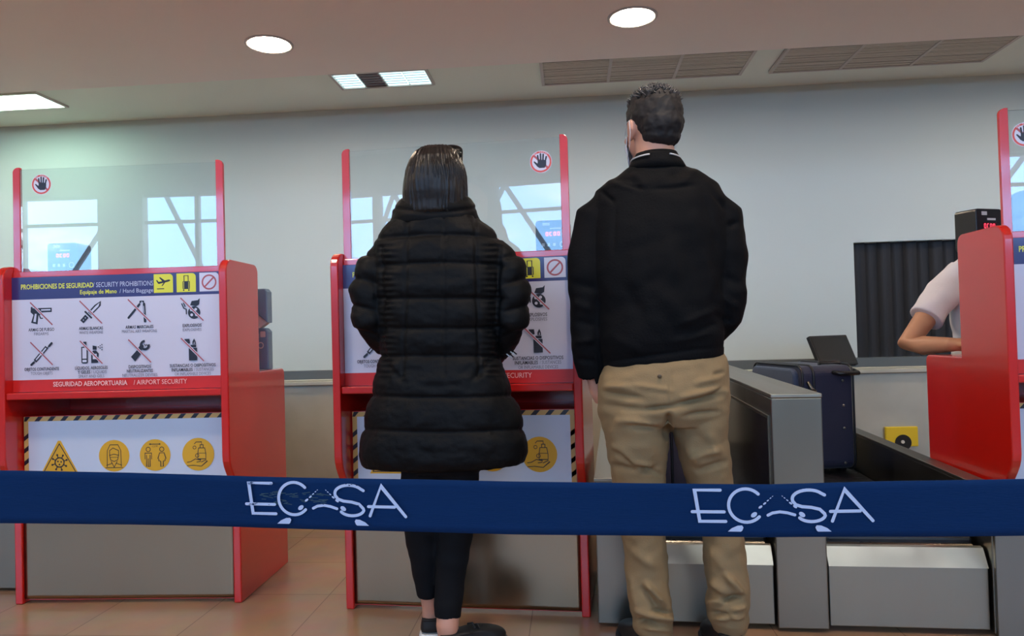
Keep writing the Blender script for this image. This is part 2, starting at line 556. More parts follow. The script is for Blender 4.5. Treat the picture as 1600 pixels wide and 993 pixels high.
for x in (-5.2, -3.2, -1.5, 0.42, 1.15, 3.0, 5.0):  # panels added out of view for glare on the belt lips and fill light
    troffer(x, 0.80, 0.62, 0.32, (1,), 'added ceiling panel light over the queue, unseen, for fill and lip glare', mat('added_fill_cell', (1, 1, 1), 0.5, emit=(0.86, 0.97, 1.0), estr=10.0), 'added fill panels over the queue').location.z = ZF
M_GRILLE = mat('vent_grille', srgb(206, 199, 184), 0.6)
M_GRILLEB = mat('vent_backing', srgb(120, 114, 104), 0.8)
def vent(x0, x1, label):
    y0, y1 = 4.47, 4.92
    t = thing('ceiling_vent', label, 'ceiling vent', ((x0 + x1) / 2, (y0 + y1) / 2, ZC), 0, 'return air vents')
    W = (x1 - x0) / 2; D = (y1 - y0) / 2
    obj('backing', BX(-W, W, -D, D, -0.004, 0), M_GRILLEB, t)
    bm = bmesh.new()
    f = 0.02
    box(bm, -W, W, -D - 0.0, -D + f, -0.02, -0.004); box(bm, -W, W, D - f, D, -0.02, -0.004)
    for k in range(4):
        xx = -W + k * (2 * W - f) / 3
        box(bm, xx, xx + f, -D + f, D - f, -0.02, -0.004)
    obj('frame', bm, M_TRIM, t)
    cw = (2 * W - f) / 3
    for k in range(3):
        bm = bmesh.new()
        a = -W + f + k * cw; b = -W + (k + 1) * cw
        n = 20
        for j in range(n):
            yy = -D + f + (j + 0.5) * (2 * D - 2 * f) / n
            jit = random.Random(j * 7 + k).uniform(-0.003, 0.003)
            v = box(bm, a, b, yy - 0.0075, yy + 0.0075, -0.015 + jit * 0.6, -0.012 + jit * 0.6)
        obj('grille', bm, M_GRILLE, t)
vent(-0.155, 1.15, 'slatted air vent in the ceiling, left of the two, above the man')
vent(1.325, 2.66, 'slatted air vent in the ceiling, right of the two')

# black strip curtain in the baggage hatch
M_CURT = mat('black_curtain', srgb(30, 30, 32), 0.6, var=0.25, vscale=8, stretch=(1, 1, 0.1))
t = thing('strip_curtain', 'black strip curtain hanging in the baggage hatch in the back wall', 'curtain', ((CX0 + CX1) / 2, YB + 0.05, CZ0))
n = 9
wd = (CX1 - CX0) / n
for k in range(n):
    bm = bmesh.new()
    x0 = -(CX1 - CX0) / 2 + k * wd
    pts = []
    for j in range(9):
        u = j / 8
        pts.append((x0 + u * wd * 1.06, 0.02 * math.sin(u * math.pi) + (0.012 if k % 2 else 0)))
    pr = pts + [(a, b + 0.004) for a, b in pts[::-1]]
    prism(bm, pr, 0.012, CZ1 - CZ0, 'z')
    obj('strip', bm, M_CURT, t, smooth=False)

# ------------------------------------------------------------------ security kiosks
KW, PT = 0.895, 0.03
SX0, SX1 = -KW / 2 + PT + 0.001, KW / 2 - PT - 0.001
M_REDI = M_RED
def side_profile():
    p = [(0.0, 0.0), (0.0, 0.40)]
    p += [(0.0 - 0.08 * (0.5 - 0.5 * math.cos(math.pi * i / 8)), 0.40 + 0.17 * i / 8) for i in range(1, 9)]
    p += arc(-0.08 + 0.05, 1.305 - 0.05, 0.05, 180, 90, 6)
    p += arc(0.22 - 0.035, 1.305 - 0.035, 0.035, 90, 0, 6)
    p += [(0.22, 0.868)]
    p += arc(0.50 - 0.025, 0.868 - 0.025, 0.025, 90, 0, 5)
    p += [(0.50, 0.0)]
    return p
def icon(a, k, x, z, s):
    L = lambda m_, pts, t: a.line(m_, [(x + u * s, z + v * s) for u, v in pts], t * s)
    P = lambda m_, pts: a.poly(m_, [(x + u * s, z + v * s) for u, v in pts])
    B, Wm = M_BLK, M_WHITE
    if k == 'gun':
        P(B, [(-0.95, 0.62), (-0.80, 0.62), (-0.78, 0.50), (0.98, 0.50), (0.98, 0.12), (0.1, 0.10), (0.0, -0.12), (-0.25, -0.15), (-0.35, -0.95), (-0.95, -0.80), (-0.72, -0.1), (-0.98, 0.15)])
        P(Wm, [(0.0, 0.38), (0.86, 0.38), (0.86, 0.26), (0.0, 0.26)])
        P(Wm, [(-0.58, 0.0), (-0.42, 0.0), (-0.5, -0.75), (-0.74, -0.7)])
        L(B, [(-0.2, -0.1), (-0.05, -0.42), (0.12, -0.42)], 0.1)
    elif k == 'knife':
        P(B, [(-0.25, 0.0), (0.35, 0.62), (0.95, 0.98), (0.92, 0.55), (0.05, -0.28)])
        P(Wm, [(-0.05, 0.02), (0.42, 0.50), (0.82, 0.82), (0.72, 0.50), (0.05, -0.12)])
        L(B, [(-0.5, 0.05), (0.05, -0.5)], 0.16)
        P(B, [(-0.5, -0.2), (-0.2, -0.5), (-0.68, -0.98), (-0.98, -0.7)])
        a.disc(Wm, x - 0.5 * s, z - 0.5 * s, 0.05 * s, n=8); a.disc(Wm, x - 0.68 * s, z - 0.68 * s, 0.05 * s, n=8)
    elif k == 'nunchaku':
        L(B, [(-0.98, -0.6), (0.02, 0.55)], 0.2)
        L(B, [(0.45, 0.6), (0.52, -0.95)], 0.22)
        L(B, [(0.02, 0.6), (0.15, 0.85), (0.36, 0.85), (0.45, 0.65)], 0.07)
        a.disc(B, x + 0.12 * s, z + 0.8 * s, 0.09 * s, n=10); a.disc(B, x + 0.38 * s, z + 0.8 * s, 0.09 * s, n=10)
        L(Wm, [(0.42, 0.4), (0.45, -0.2)], 0.05)
    elif k == 'bomb':
        a.disc(B, x + 0.2 * s, z - 0.3 * s, 0.56 * s)
        for u, v in ((-0.05, -0.05), (0.35, -0.02), (-0.02, -0.5), (0.4, -0.5)): a.disc(Wm, x + u * s, z + v * s, 0.13 * s, n=8)
        P(B, [(-0.15, 0.35), (0.0, 0.72), (0.55, 0.78), (0.72, 0.95), (0.66, 0.4), (0.4, 0.25)])
        L(B, [(-0.9, 0.5), (-0.72, 0.1), (-0.5, 0.0), (-0.5, -0.4)], 0.1)
        L(B, [(-0.75, 0.6), (-0.6, 0.25)], 0.09)
    elif k == 'pin':
        L(B, [(-0.95, -0.98), (-0.72, -0.78)], 0.2)
        L(B, [(0.72, 0.66), (0.95, 0.9)], 0.2)
        L(B, [(-0.8, -0.8), (0.8, 0.75)], 0.07)
        P(B, [(-0.72, -0.55), (0.38, 0.68), (0.62, 0.45), (-0.5, -0.78)])
        P(Wm, [(-0.55, -0.52), (0.38, 0.52), (0.47, 0.43), (-0.47, -0.6)])
    elif k == 'spray':
        P(B, [(-0.9, 0.5), (-0.9, -0.9), (-0.8, -0.98), (-0.42, -0.98), (-0.32, -0.9), (-0.32, 0.5)])
        P(Wm, [(-0.8, 0.4), (-0.8, -0.55), (-0.42, -0.55), (-0.42, 0.4)])
        P(Wm, [(-0.8, -0.66), (-0.8, -0.86), (-0.42, -0.86), (-0.42, -0.66)])
        P(B, [(-0.72, 0.95), (-0.42, 0.95), (-0.42, 0.5), (-0.72, 0.5)])
        P(B, [(0.0, -0.95), (0.62, -0.95), (0.68, -0.1), (0.45, 0.15), (0.18, 0.15), (0.0, -0.1)])
        P(Wm, [(0.15, -0.15), (0.52, -0.15), (0.52, -0.62), (0.15, -0.62)])
        P(B, [(0.15, 0.22), (0.5, 0.22), (0.5, 0.52), (0.15, 0.6)])
        for u, v in ((0.68, 0.45), (0.84, 0.55), (0.84, 0.35), (1.0, 0.65), (1.0, 0.42), (1.0, 0.2)): a.disc(B, x + u * s, z + v * s, 0.055 * s, n=8)
    elif k == 'taser':
        P(B, [(-0.8, -0.5), (-0.2, 0.12), (0.15, -0.2), (-0.42, -0.92)])
        L(B, [(-0.05, 0.1), (0.2, 0.4)], 0.35)
        a.ring(B, x + 0.48 * s, z + 0.5 * s, 0.36 * s, 0.2 * s, 90, 370)
        L(B, [(0.45, 0.6), (0.58, 0.42), (0.62, 0.56), (0.78, 0.4)], 0.06)
    elif k == 'lighter':
        P(B, [(-0.32, -0.95), (0.42, -0.95), (0.42, 0.15), (-0.32, 0.15)])
        P(B, [(-0.7, 0.95), (-0.25, 0.95), (-0.2, 0.55), (-0.62, 0.45)])
        P(B, [(-0.15, 0.2), (0.35, 0.2), (0.35, 0.42), (-0.15, 0.42)])
        P(B, [(0.02, 0.45), (0.32, 0.45), (0.3, 0.7), (0.18, 0.98), (0.02, 0.7)])
        P(Wm, [(0.12, 0.5), (0.22, 0.5), (0.19, 0.72)])
    # the slash, white keyline under muted red
    L(M_WHITE, [(-0.98, 1.0), (1.0, -1.0)], 0.22)
    L(M_SLASH, [(-0.98, 1.0), (1.0, -1.0)], 0.11)
def security_sign(root):
    a = Art(-0.036)
    z0, z1 = 0.832, 1.262
    U = lambda f: SX0 + f * (SX1 - SX0)
    bm = a.bm
    box(bm, SX0, SX1, -0.036, -0.028, z0 - 0.01, z1, a.mi(M_WHITE))
    a.rect(M_NAVY, SX0, SX1, 1.176, z1)
    a.rect(M_PRED, SX0, SX1, z0 - 0.01, 0.868)
    a.text(M_YEL, 'PROHIBICIONES DE SEGURIDAD', U(0.045), 1.216, 0.0195, 0.287, bold=0.018)
    a.text(M_PALE, '/ SECURITY PROHIBITIONS', U(0.672), 1.216, 0.0195, 0.236, 'r')
    a.text(M_YEL, 'Equipaje de Mano', U(0.50), 1.191, 0.0165, 0.145, 'r', bold=0.015)
    a.text(M_PALE, '/ Hand Baggage', U(0.672), 1.191, 0.0165, 0.132, 'r')
    def sq(m_, f, c):
        x0, x1 = U(f), U(f) + 0.075
        a.poly(m_, [(x0, 1.187), (x1, 1.187)] + arc(x1 - 0.014, 1.258 - 0.014, 0.014, 0, 90, 4) + [(x0, 1.258)])
        return (x0 + x1) / 2
    c = sq(M_YEL, 0.675, 0)
    s = 0.03
    a.poly(M_BLK, [(c + u * s, 1.226 + v * s) for u, v in ((-0.95, 0.30), (-0.8, 0.32), (-0.6, 0.08), (-0.15, 0.16), (-0.55, 0.62), (-0.38, 0.66), (0.2, 0.24), (0.75, 0.36), (0.95, 0.24), (0.7, 0.08), (-0.6, -0.18), (-0.72, -0.1))])
    a.poly(M_BLK, [(c + u * s, 1.226 + v * s) for u, v in ((0.1, 0.06), (0.35, 0.12), (-0.1, -0.45), (-0.25, -0.45))])
    a.line(M_BLK, [(c - 0.8 * s, 1.202), (c + 0.05 * s, 1.202)], 0.0035)
    c = sq(M_YEL, 0.782, 0)
    a.line(M_BLK, [(c - 0.008, 1.226), (c - 0.008, 1.249), (c + 0.008, 1.249), (c + 0.008, 1.226)], 0.003)
    a.poly(M_BLK, rrect(c - 0.014, c + 0.014, 1.198, 1.228, 0.003))
    a.rect(M_YEL, c - 0.0105, c - 0.0085, 1.200, 1.226); a.rect(M_YEL, c + 0.0085, c + 0.0105, 1.200, 1.226)
    for q in (-1, 1): a.disc(M_BLK, c + q * 0.010, 1.194, 0.003, n=10)
    c = sq(M_WHITE, 0.889, 0)
    a.ring(M_SLASH, c, 1.222, 0.026, 0.006)
    a.line(M_SLASH, [(c - 0.018, 1.204), (c + 0.018, 1.240)], 0.006, caps=False)
    cols = (0.140, 0.376, 0.605, 0.852)
    rows = (1.121, 0.968)
    caps = ((('ARMAS DE FUEGO',), ('FIREARMS',), 'gun'), (('ARMAS BLANCAS',), ('WHITE WEAPONS',), 'knife'), (('ARMAS MARCIALES',), ('MARTIAL ART WEAPONS',), 'nunchaku'), (('EXPLOSIVOS',), ('EXPLOSIVES',), 'bomb'),
            (('OBJETOS CONTUNDENTE',), ('TOUGH OBJETS',), 'pin'), (('LÍQUIDOS, AEROSOLES',), ('SPRAY AND GELS',), 'spray'), (('DISPOSITIVOS', 'NEUTRALIZANTES'), ('NEUTRALIZER DEVISES',), 'taser'), (('SUSTANCIAS O DISPOSITIVOS',), ('OR INFLAMABLE DEVICES',), 'lighter'))
    for i, (bl, lt, ic) in enumerate(caps):
        x = U(cols[i % 4]); z = rows[i // 4]
        icon(a, ic, x, z, 0.043)
        zz = 1.054 if i < 4 else 0.903
        h = 0.0125
        wd_ = {'SUSTANCIAS O DISPOSITIVOS': 0.178, 'OBJETOS CONTUNDENTE': 0.137, 'LÍQUIDOS, AEROSOLES': 0.128}
        for s_ in bl:
            a.text(M_BLK, s_, x, zz, h, wd_.get(s_, min(0.0073 * len(s_), 0.2)), 'c', bold=0.012); zz -= 0.0158
        if ic == 'spray':
            a.text(M_BLK, 'Y GELES', x - 0.004, zz, h, 0.05, 'r', bold=0.015); a.text(M_GREY, '/ LIQUIDS', x + 0.0, zz, h, 0.06, 'l'); zz -= 0.0158
        if ic == 'lighter':
            a.text(M_BLK, 'INFLAMABLES', x + 0.0, zz, h, 0.082, 'r', bold=0.015); a.text(M_GREY, '/ SUSTANCES', x + 0.006, zz, h, 0.075, 'l'); zz -= 0.0158
        for s_ in lt:
            a.text(M_GREY, s_, x, zz, h * 0.95, min(0.0072 * len(s_), 0.14), 'c'); zz -= 0.0158
    a.text(M_PINKT, 'SEGURIDAD AEROPORTUARIA', U(0.195), 0.841, 0.0185, 0.292, bold=0.018)
    a.text(M_PINKT, '/ AIRPORT SECURITY', U(0.575), 0.841, 0.0185, 0.208)
    o = a.done('security_sign', root)
    return tag(o, 'white security prohibitions panel with purple and red bands')
def poster(root):
    a = Art(0.014)
    z0, z1 = 0.335, 0.722
    x0, x1 = SX0 + 0.004, SX1 - 0.004
    box(a.bm, x0, x1, 0.014, 0.0195, z0, z1, a.mi(M_POSTER))
    b = 0.018
    a.rect(M_HAZ, x0, x1, z1 - b, z1); a.rect(M_HAZ, x0, x0 + b, z0, z1 - b); a.rect(M_HAZ, x1 - b, x1, z0, z1 - b)
    p = 0.052
    u = x0 - 0.01
    while u < x1 - 0.002:
        q = [(u, z1 - b), (u + 0.02, z1 - b), (u + 0.036, z1), (u + 0.016, z1)]
        q = [(min(max(X, x0), x1), Z) for X, Z in q]
        a.poly(M_BLK, q, lift=False)
        u += p
    for xs in (x0, x1 - b):
        v = z0 + 0.004
        while v < z1 - b - 0.03:
            a.poly(M_BLK, [(xs, v), (xs + b, v + 0.014), (xs + b, v + 0.032), (xs, v + 0.018)], lift=False)
            v += 0.048
    a.k += 1
    U = lambda f: x0 + f * (x1 - x0)
    cz = 0.565
    c = U(0.172)
    a.poly(M_GOLD, [(c - 0.078, cz - 0.07), (c + 0.078, cz - 0.07), (c + 0.07, cz - 0.055), (c + 0.006, cz + 0.062), (c - 0.006, cz + 0.062), (c - 0.07, cz - 0.055)])
    a.line(M_BLK, [(c - 0.066, cz - 0.062), (c + 0.066, cz - 0.062), (c, cz + 0.050), (c - 0.066, cz - 0.062)], 0.0035)
    a.ring(M_BLK, c, cz - 0.022, 0.018, 0.005)
    for k in range(8):
        t_ = k * math.pi / 4 + 0.3
        a.line(M_BLK, [(c + 0.018 * math.cos(t_), cz - 0.022 + 0.018 * math.sin(t_)), (c + 0.029 * math.cos(t_), cz - 0.022 + 0.029 * math.sin(t_))], 0.004)
        a.disc(M_BLK, c + 0.03 * math.cos(t_), cz - 0.022 + 0.03 * math.sin(t_), 0.0042, n=8)
    for q in ((-0.006, 0.004), (0.007, 0.002), (0.0, -0.008)): a.disc(M_BLK, c + q[0], cz - 0.022 + q[1], 0.0035, n=8)
    B = 0.0028
    c = U(0.438)          # masked woman
    a.disc(M_GOLD, c, cz, 0.061)
    a.line(M_BLK, [(c - 0.028, cz - 0.042), (c - 0.027, cz + 0.02), (c - 0.016, cz + 0.042), (c + 0.016, cz + 0.042), (c + 0.027, cz + 0.02), (c + 0.028, cz - 0.042)], B)
    a.line(M_BLK, [(c - 0.018, cz - 0.0), (c - 0.018, cz + 0.02), (c - 0.004, cz + 0.03), (c + 0.018, cz + 0.02), (c + 0.018, cz)], B)
    a.line(M_BLK, [(c - 0.018, cz + 0.002), (c, cz + 0.006), (c + 0.018, cz + 0.002), (c + 0.014, cz - 0.016), (c, cz - 0.022), (c - 0.014, cz - 0.016), (c - 0.018, cz + 0.002)], B)
    a.line(M_BLK, [(c - 0.014, cz - 0.006), (c + 0.014, cz - 0.006)], 0.002)
    a.line(M_BLK, [(c - 0.012, cz - 0.022), (c, cz - 0.044), (c + 0.012, cz - 0.022)], B)
    a.line(M_BLK, [(c - 0.034, cz - 0.046), (c + 0.034, cz - 0.046)], B)
    a.line(M_BLK, [(c - 0.01, cz - 0.03), (c - 0.03, cz - 0.036)], B); a.line(M_BLK, [(c + 0.01, cz - 0.03), (c + 0.03, cz - 0.036)], B)
    c = U(0.636)          # two people apart
    a.disc(M_GOLD, c, cz, 0.061)
    for q in (-1, 1):
        h = c + q * 0.027
        a.ring(M_BLK, h, cz + 0.022, 0.0085, B, n=16)
        if q < 0:
            a.line(M_BLK, [(h - 0.013, cz - 0.015), (h - 0.013, cz + 0.008), (h + 0.013, cz + 0.008), (h + 0.013, cz - 0.015)], B)
            a.line(M_BLK, [(h - 0.007, cz), (h - 0.007, cz - 0.044), (h, cz - 0.044), (h, cz - 0.014)], B)
            a.line(M_BLK, [(h, cz - 0.044), (h + 0.007, cz - 0.044), (h + 0.007, cz)], B)
        else:
            a.line(M_BLK, [(h - 0.009, cz + 0.008), (h - 0.016, cz - 0.014), (h - 0.012, cz - 0.016), (h - 0.013, cz - 0.022), (h - 0.005, cz - 0.024), (h - 0.005, cz - 0.044), (h + 0.005, cz - 0.044), (h + 0.005, cz - 0.024), (h + 0.013, cz - 0.022), (h + 0.012, cz - 0.016), (h + 0.016, cz - 0.014), (h + 0.009, cz + 0.008), (h - 0.009, cz + 0.008)], B)
    a.line(M_BLK, [(c - 0.02, cz + 0.042), (c + 0.02, cz + 0.042)], B)
    a.poly(M_BLK, [(c - 0.024, cz + 0.042), (c - 0.017, cz + 0.046), (c - 0.017, cz + 0.038)]); a.poly(M_BLK, [(c + 0.024, cz + 0.042), (c + 0.017, cz + 0.046), (c + 0.017, cz + 0.038)])
    a.text(M_BLK, '1.5 M', c, cz + 0.030, 0.008, 0.02, 'c')
    c = U(0.843)          # sanitiser over a hand
    a.disc(M_GOLD, c, cz, 0.063)
    a.line(M_BLK, [(c - 0.002, cz + 0.002), (c + 0.002, cz + 0.024), (c + 0.026, cz + 0.024), (c + 0.03, cz + 0.002), (c + 0.03, cz - 0.018), (c - 0.002, cz - 0.018), (c - 0.002, cz + 0.002)], B)
    a.line(M_BLK, [(c + 0.008, cz + 0.024), (c + 0.008, cz + 0.036), (c + 0.02, cz + 0.036), (c + 0.02, cz + 0.024)], B)
    a.line(M_BLK, [(c + 0.014, cz + 0.036), (c + 0.014, cz + 0.047), (c - 0.008, cz + 0.047), (c - 0.014, cz + 0.04)], B)
    a.line(M_BLK, [(c - 0.002, cz + 0.004), (c + 0.03, cz + 0.004)], 0.002)
    a.ring(M_BLK, c - 0.014, cz + 0.026, 0.006, 0.0022, n=14); a.ring(M_BLK, c - 0.004, cz - 0.005, 0.007, 0.0022, n=14)
    a.line(M_BLK, [(c - 0.044, cz - 0.03), (c - 0.03, cz - 0.028), (c - 0.012, cz - 0.018), (c + 0.01, cz - 0.022), (c + 0.008, cz - 0.028), (c - 0.006, cz - 0.030)], B)
    a.line(M_BLK, [(c - 0.044, cz - 0.044), (c - 0.02, cz - 0.042), (c + 0.012, cz - 0.046), (c + 0.036, cz - 0.026), (c + 0.03, cz - 0.022), (c + 0.012, cz - 0.03)], B)
    return tag(a.done('health_poster', root), 'white poster of yellow health pictograms with hazard tape border')
def hand_sticker(root, x, z):
    a = Art(0.0)
    a.disc(M_WHITE, 0, 0, 0.040)
    a.line(M_SLASH, [(-0.026, 0.024), (0.026, -0.024)], 0.0075, caps=False)
    s = 0.022
    a.poly(M_BLK, [(u * s, v * s) for u, v in ((-0.55, -0.25), (-1.05, 0.15), (-1.18, 0.02), (-0.6, -0.75), (-0.25, -1.0), (0.6, -1.0), (0.85, -0.6), (0.88, 0.1), (0.5, 0.3), (-0.45, 0.3))])
    for x0, x1, l, sl in ((-0.5, -0.24, 1.0, -0.12), (-0.14, 0.12, 1.25, -0.02), (0.20, 0.46, 1.15, 0.08), (0.56, 0.82, 0.75, 0.2)):
        a.line(M_BLK, [(((x0 + x1) / 2) * s, 0.0), (((x0 + x1) / 2 + sl) * s, l * s)], 0.27 * s)
    a.ring(M_PRED2, 0, 0, 0.0345, 0.0062)
    for k, ch in enumerate('NO TOCAR'):
        if ch == ' ': continue
        t_ = math.radians(90 + 40 - k * 11.5)
        a.text(M_WHITE, ch, 0.0322 * math.cos(t_), 0.0322 * math.sin(t_), 0.0052, None, 'c', bold=0.02, rot=t_ - math.pi / 2)
    o = a.done('hand_sticker', root)
    o.location = (x, -0.0195, z)
    return tag(o, 'round NO TOCAR sticker with a black hand')
M_PRED2 = mat('sticker_red', srgb(206, 70, 52), 0.35, coat=0.2)
def kiosk(loc, rz, label):
    t = thing('security_kiosk', label, 'kiosk', loc, rz, 'red security kiosks')
    pr = side_profile()
    for s in (-1, 1):
        bm = bmesh.new()
        x0 = -KW / 2 if s < 0 else KW / 2 - PT
        prism(bm, pr, x0, x0 + PT, 'x')
        obj('side_panel', bm, M_RED, t, bevel=0.005, seg=3)
    obj('top_panel', BX(SX0, SX1, -0.028, 0.215, 1.262, 1.284), M_RED, t, bevel=0.002)
    obj('ledge', BX(SX0, SX1, -0.074, 0.02, 0.795, 0.821), M_RED, t, bevel=0.004)
    bm = bmesh.new()
    box(bm, SX0, SX1, 0.02, 0.036, 0.012, 0.724)
    box(bm, SX0, SX1, 0.02, 0.036, 0.795, 1.26)
    box(bm, SX0, SX1, 0.036, 0.30, 0.708, 0.724)
    box(bm, SX0, SX1, 0.30, 0.312, 0.708, 0.84)
    obj('front_panel', bm, M_RED, t)
    obj('counter_shelf', BX(SX0, SX1, 0.036, 0.48, 0.842, 0.867), M_RED, t, bevel=0.003)
    bm = bmesh.new()                                 # a thin plate, gently bowed and dented
    nx, nz_ = 56, 22
    g = []
    for j in range(nz_ + 1):
        row = []
        for i in range(nx + 1):
            x = SX0 + (SX1 - SX0) * i / nx; z = 0.018 + 0.312 * j / nz_
            e = min(1.0, min(i, nx - i) / 4.0)
            d = 0.0034 * noise.noise(Vector((x * 4.0, 3.0, z * 0.8))) + 0.0004 * noise.noise(Vector((x * 9.0, 8.0, z * 4.0)))
            row.append(bm.verts.new((x, 0.0105 + d * e, z)))
        g.append(row)
    for j in range(nz_):
        for i in range(nx): bm.faces.new((g[j][i], g[j][i + 1], g[j + 1][i + 1], g[j + 1][i]))
    rim = g[0] + [g[j][nx] for j in range(1, nz_ + 1)] + g[nz_][nx - 1::-1] + [g[j][0] for j in range(nz_ - 1, 0, -1)]
    bk = [bm.verts.new((v.co.x, 0.0195, v.co.z)) for v in rim]
    for i in range(len(rim)): bm.faces.new((rim[i], bk[i], bk[(i + 1) % len(rim)], rim[(i + 1) % len(rim)]))
    bm.faces.new(bk[::-1])
    bmesh.ops.recalc_face_normals(bm, faces=bm.faces[:])
    for f in bm.faces: f.smooth = len(f.verts) == 4 and abs(f.normal.y) > 0.8
    obj('kick_plate', bm, M_KICK, t)
    security_sign(t)
    poster(t)
    bm = bmesh.new()
    box(bm, SX0 + 0.0285, SX1 - 0.0285, -0.0185, -0.0145, 1.2625, 1.682)
    tag(obj('acrylic_screen', bm, M_GLASS, t), 'clear acrylic screen')
    for s in (-1, 1):
        bm = bmesh.new()
        a, b = (SX0, SX0 + 0.028) if s < 0 else (SX1 - 0.028, SX1)
        pts = [(a, 1.262), (b, 1.262)]
        pts += ([(b, 1.690)] + arc(a + 0.02, 1.67, 0.02, 90, 180, 6)) if s < 0 else (arc(b - 0.02, 1.67, 0.02, 0, 90, 6) + [(a, 1.690)])
        prism(bm, pts, -0.0235, -0.0095, 'y')
        obj('screen_post', bm, M_RED, t, bevel=0.0015)
    return t
k_mid = kiosk((-0.411, 2.641, 0), math.radians(-4.6), 'red security kiosk directly in front of the woman')
hand_sticker(k_mid, SX1 - 0.028 - 0.068, 1.598)
k_left = copy_tree(k_mid); k_left.location = (-1.729, 2.724, 0); k_left.rotation_euler.z = math.radians(1.6)
k_left['label'] = 'red security kiosk at the left, its sign in full view'
k_right = copy_tree(k_mid); k_right.location = (1.382 + KW / 2, 2.545, 0); k_right.rotation_euler.z = math.radians(-1.2)
k_right['label'] = 'red security kiosk cut off by the right edge, beside the baggage belt'
for k in (k_left, k_right):
    for ch in k.children:
        if ch.name.startswith('hand_sticker'): ch.location.x = SX0 + 0.028 + (0.085 if k is k_left else 0.05); ch.location.z = 1.622 if k is k_left else 1.600
def onk(k, x, y, z):       # a point in a kiosk's own frame
    c, s = math.cos(k.rotation_euler.z), math.sin(k.rotation_euler.z)
    return (k.location.x + x * c - y * s, k.location.y + x * s + y * c, z)

M_LED = mat('red_led', (0.3, 0.0, 0.0), 0.4, emit=(1.0, 0.05, 0.10), estr=2.2)
M_LEDW = mat('display_window', srgb(90, 20, 24), 0.2)
M_LAB = mat('display_label', srgb(196, 196, 190), 0.5)
def scale_display(k, x, y, rz, h, label, z=1.2845, stand=0):
    t = thing('scale_display', label, 'display', onk(k, x, y, z), rz, 'baggage scale displays')
    bm = bmesh.new()
    prism(bm, rrect(-0.062, 0.062, 0.0, h, 0.012), -0.045, 0.045, 'y')
    obj('housing', bm, M_BLACKP, t, bevel=0.003)
    a = Art(-0.0455)
    a.rect(M_LEDW, -0.03, 0.035, h * 0.50, h * 0.66)
    for q in range(4):
        xx = -0.024 + q * 0.014
        a.line(M_LED, [(xx, h * 0.53), (xx, h * 0.63)], 0.0022, caps=False)
        a.line(M_LED, [(xx, h * 0.63), (xx + 0.007, h * 0.63)], 0.0022, caps=False)
        if q != 1: a.line(M_LED, [(xx + 0.007, h * 0.63), (xx + 0.007, h * 0.53)], 0.0022, caps=False)
        a.line(M_LED, [(xx, h * 0.53), (xx + 0.007, h * 0.53)], 0.0022, caps=False)
    a.rect(M_LAB, -0.036, -0.010, h * 0.84, h * 0.93)
    a.rect(M_LAB, -0.01, 0.03, h * 0.72, h * 0.77)
    for q in range(3): a.rect(M_LAB, -0.04 + q * 0.02, -0.03 + q * 0.02, h * 0.2, h * 0.30)
    a.ring(M_LAB, 0.036, h * 0.25, 0.010, 0.003, n=16)
    a.done('display_face', t)
    if stand:
        bm = bmesh.new(); cyl(bm, (0, 0, -stand), 0.014, stand, seg=16); obj('pole', bm, M_BLACKP, t)
        obj('base', BX(-0.04, 0.04, -0.03, 0.03, -stand, -stand + 0.01), M_BLACKP, t)
    return t
scale_display(k_left, -0.275, 0.10, 0.06, 0.118, 'black scale display with red digits on the left kiosk')
scale_display(k_mid, 0.345, 0.11, -0.05, 0.118, 'black scale display behind the acrylic screen of the middle kiosk')
px_ = atY(1534, 345, 2.815)
scale_display(k_right, px_.x - k_right.location.x, 0.300, 0.38, 0.150, 'black scale display with red digits beside the screen of the right kiosk', z=1.252, stand=0.3845)

# check-in terminal on the shelf behind the left kiosk
M_BLUEG = mat('blue_grey_plastic', srgb(120, 148, 168), 0.4)
M_CREAM = mat('cream_plastic', srgb(214, 212, 200), 0.5)
t = thing('check_in_terminal', 'blue-grey check-in terminal standing on the shelf behind the left kiosk', 'terminal', onk(k_left, 0.275, 0.40, 0.8685), math.radians(-6))
bm = bmesh.new(); prism(bm, [(0.160, 0.0), (0.160, 0.165), (0.145, 0.18), (-0.16, 0.18), (-0.16, 0.0)], -0.02, 0.02, 'y'); obj('lower_housing', bm, M_BLUEG, t, bevel=0.006)
bm = bmesh.new(); prism(bm, [(-0.16, 0.18), (0.12, 0.18), (0.158, 0.205), (0.02, 0.33), (-0.16, 0.33)], -0.016, 0.016, 'y'); obj('hinge_cover', bm, M_CREAM, t, bevel=0.002)
bm = bmesh.new(); prism(bm, [(0.162, 0.20), (0.162, 0.335), (0.15, 0.35), (-0.16, 0.35), (-0.16, 0.30), (0.04, 0.30)], -0.026, 0.018, 'y'); obj('screen_back', bm, M_BLUEG, t, bevel=0.005)
a = Art(-0.0205); a.poly(M_CREAM, rrect(0.096, 0.118, 0.135, 0.158, 0.004)); a.poly(M_CREAM, rrect(0.124, 0.148, 0.14, 0.165, 0.004)); a.poly(M_SKIN, rrect(0.05, 0.088, 0.135, 0.165, 0.006)); a.ring(M_CREAM, 0.125, 0.105, 0.012, 0.005); a.done('port_labels', t)

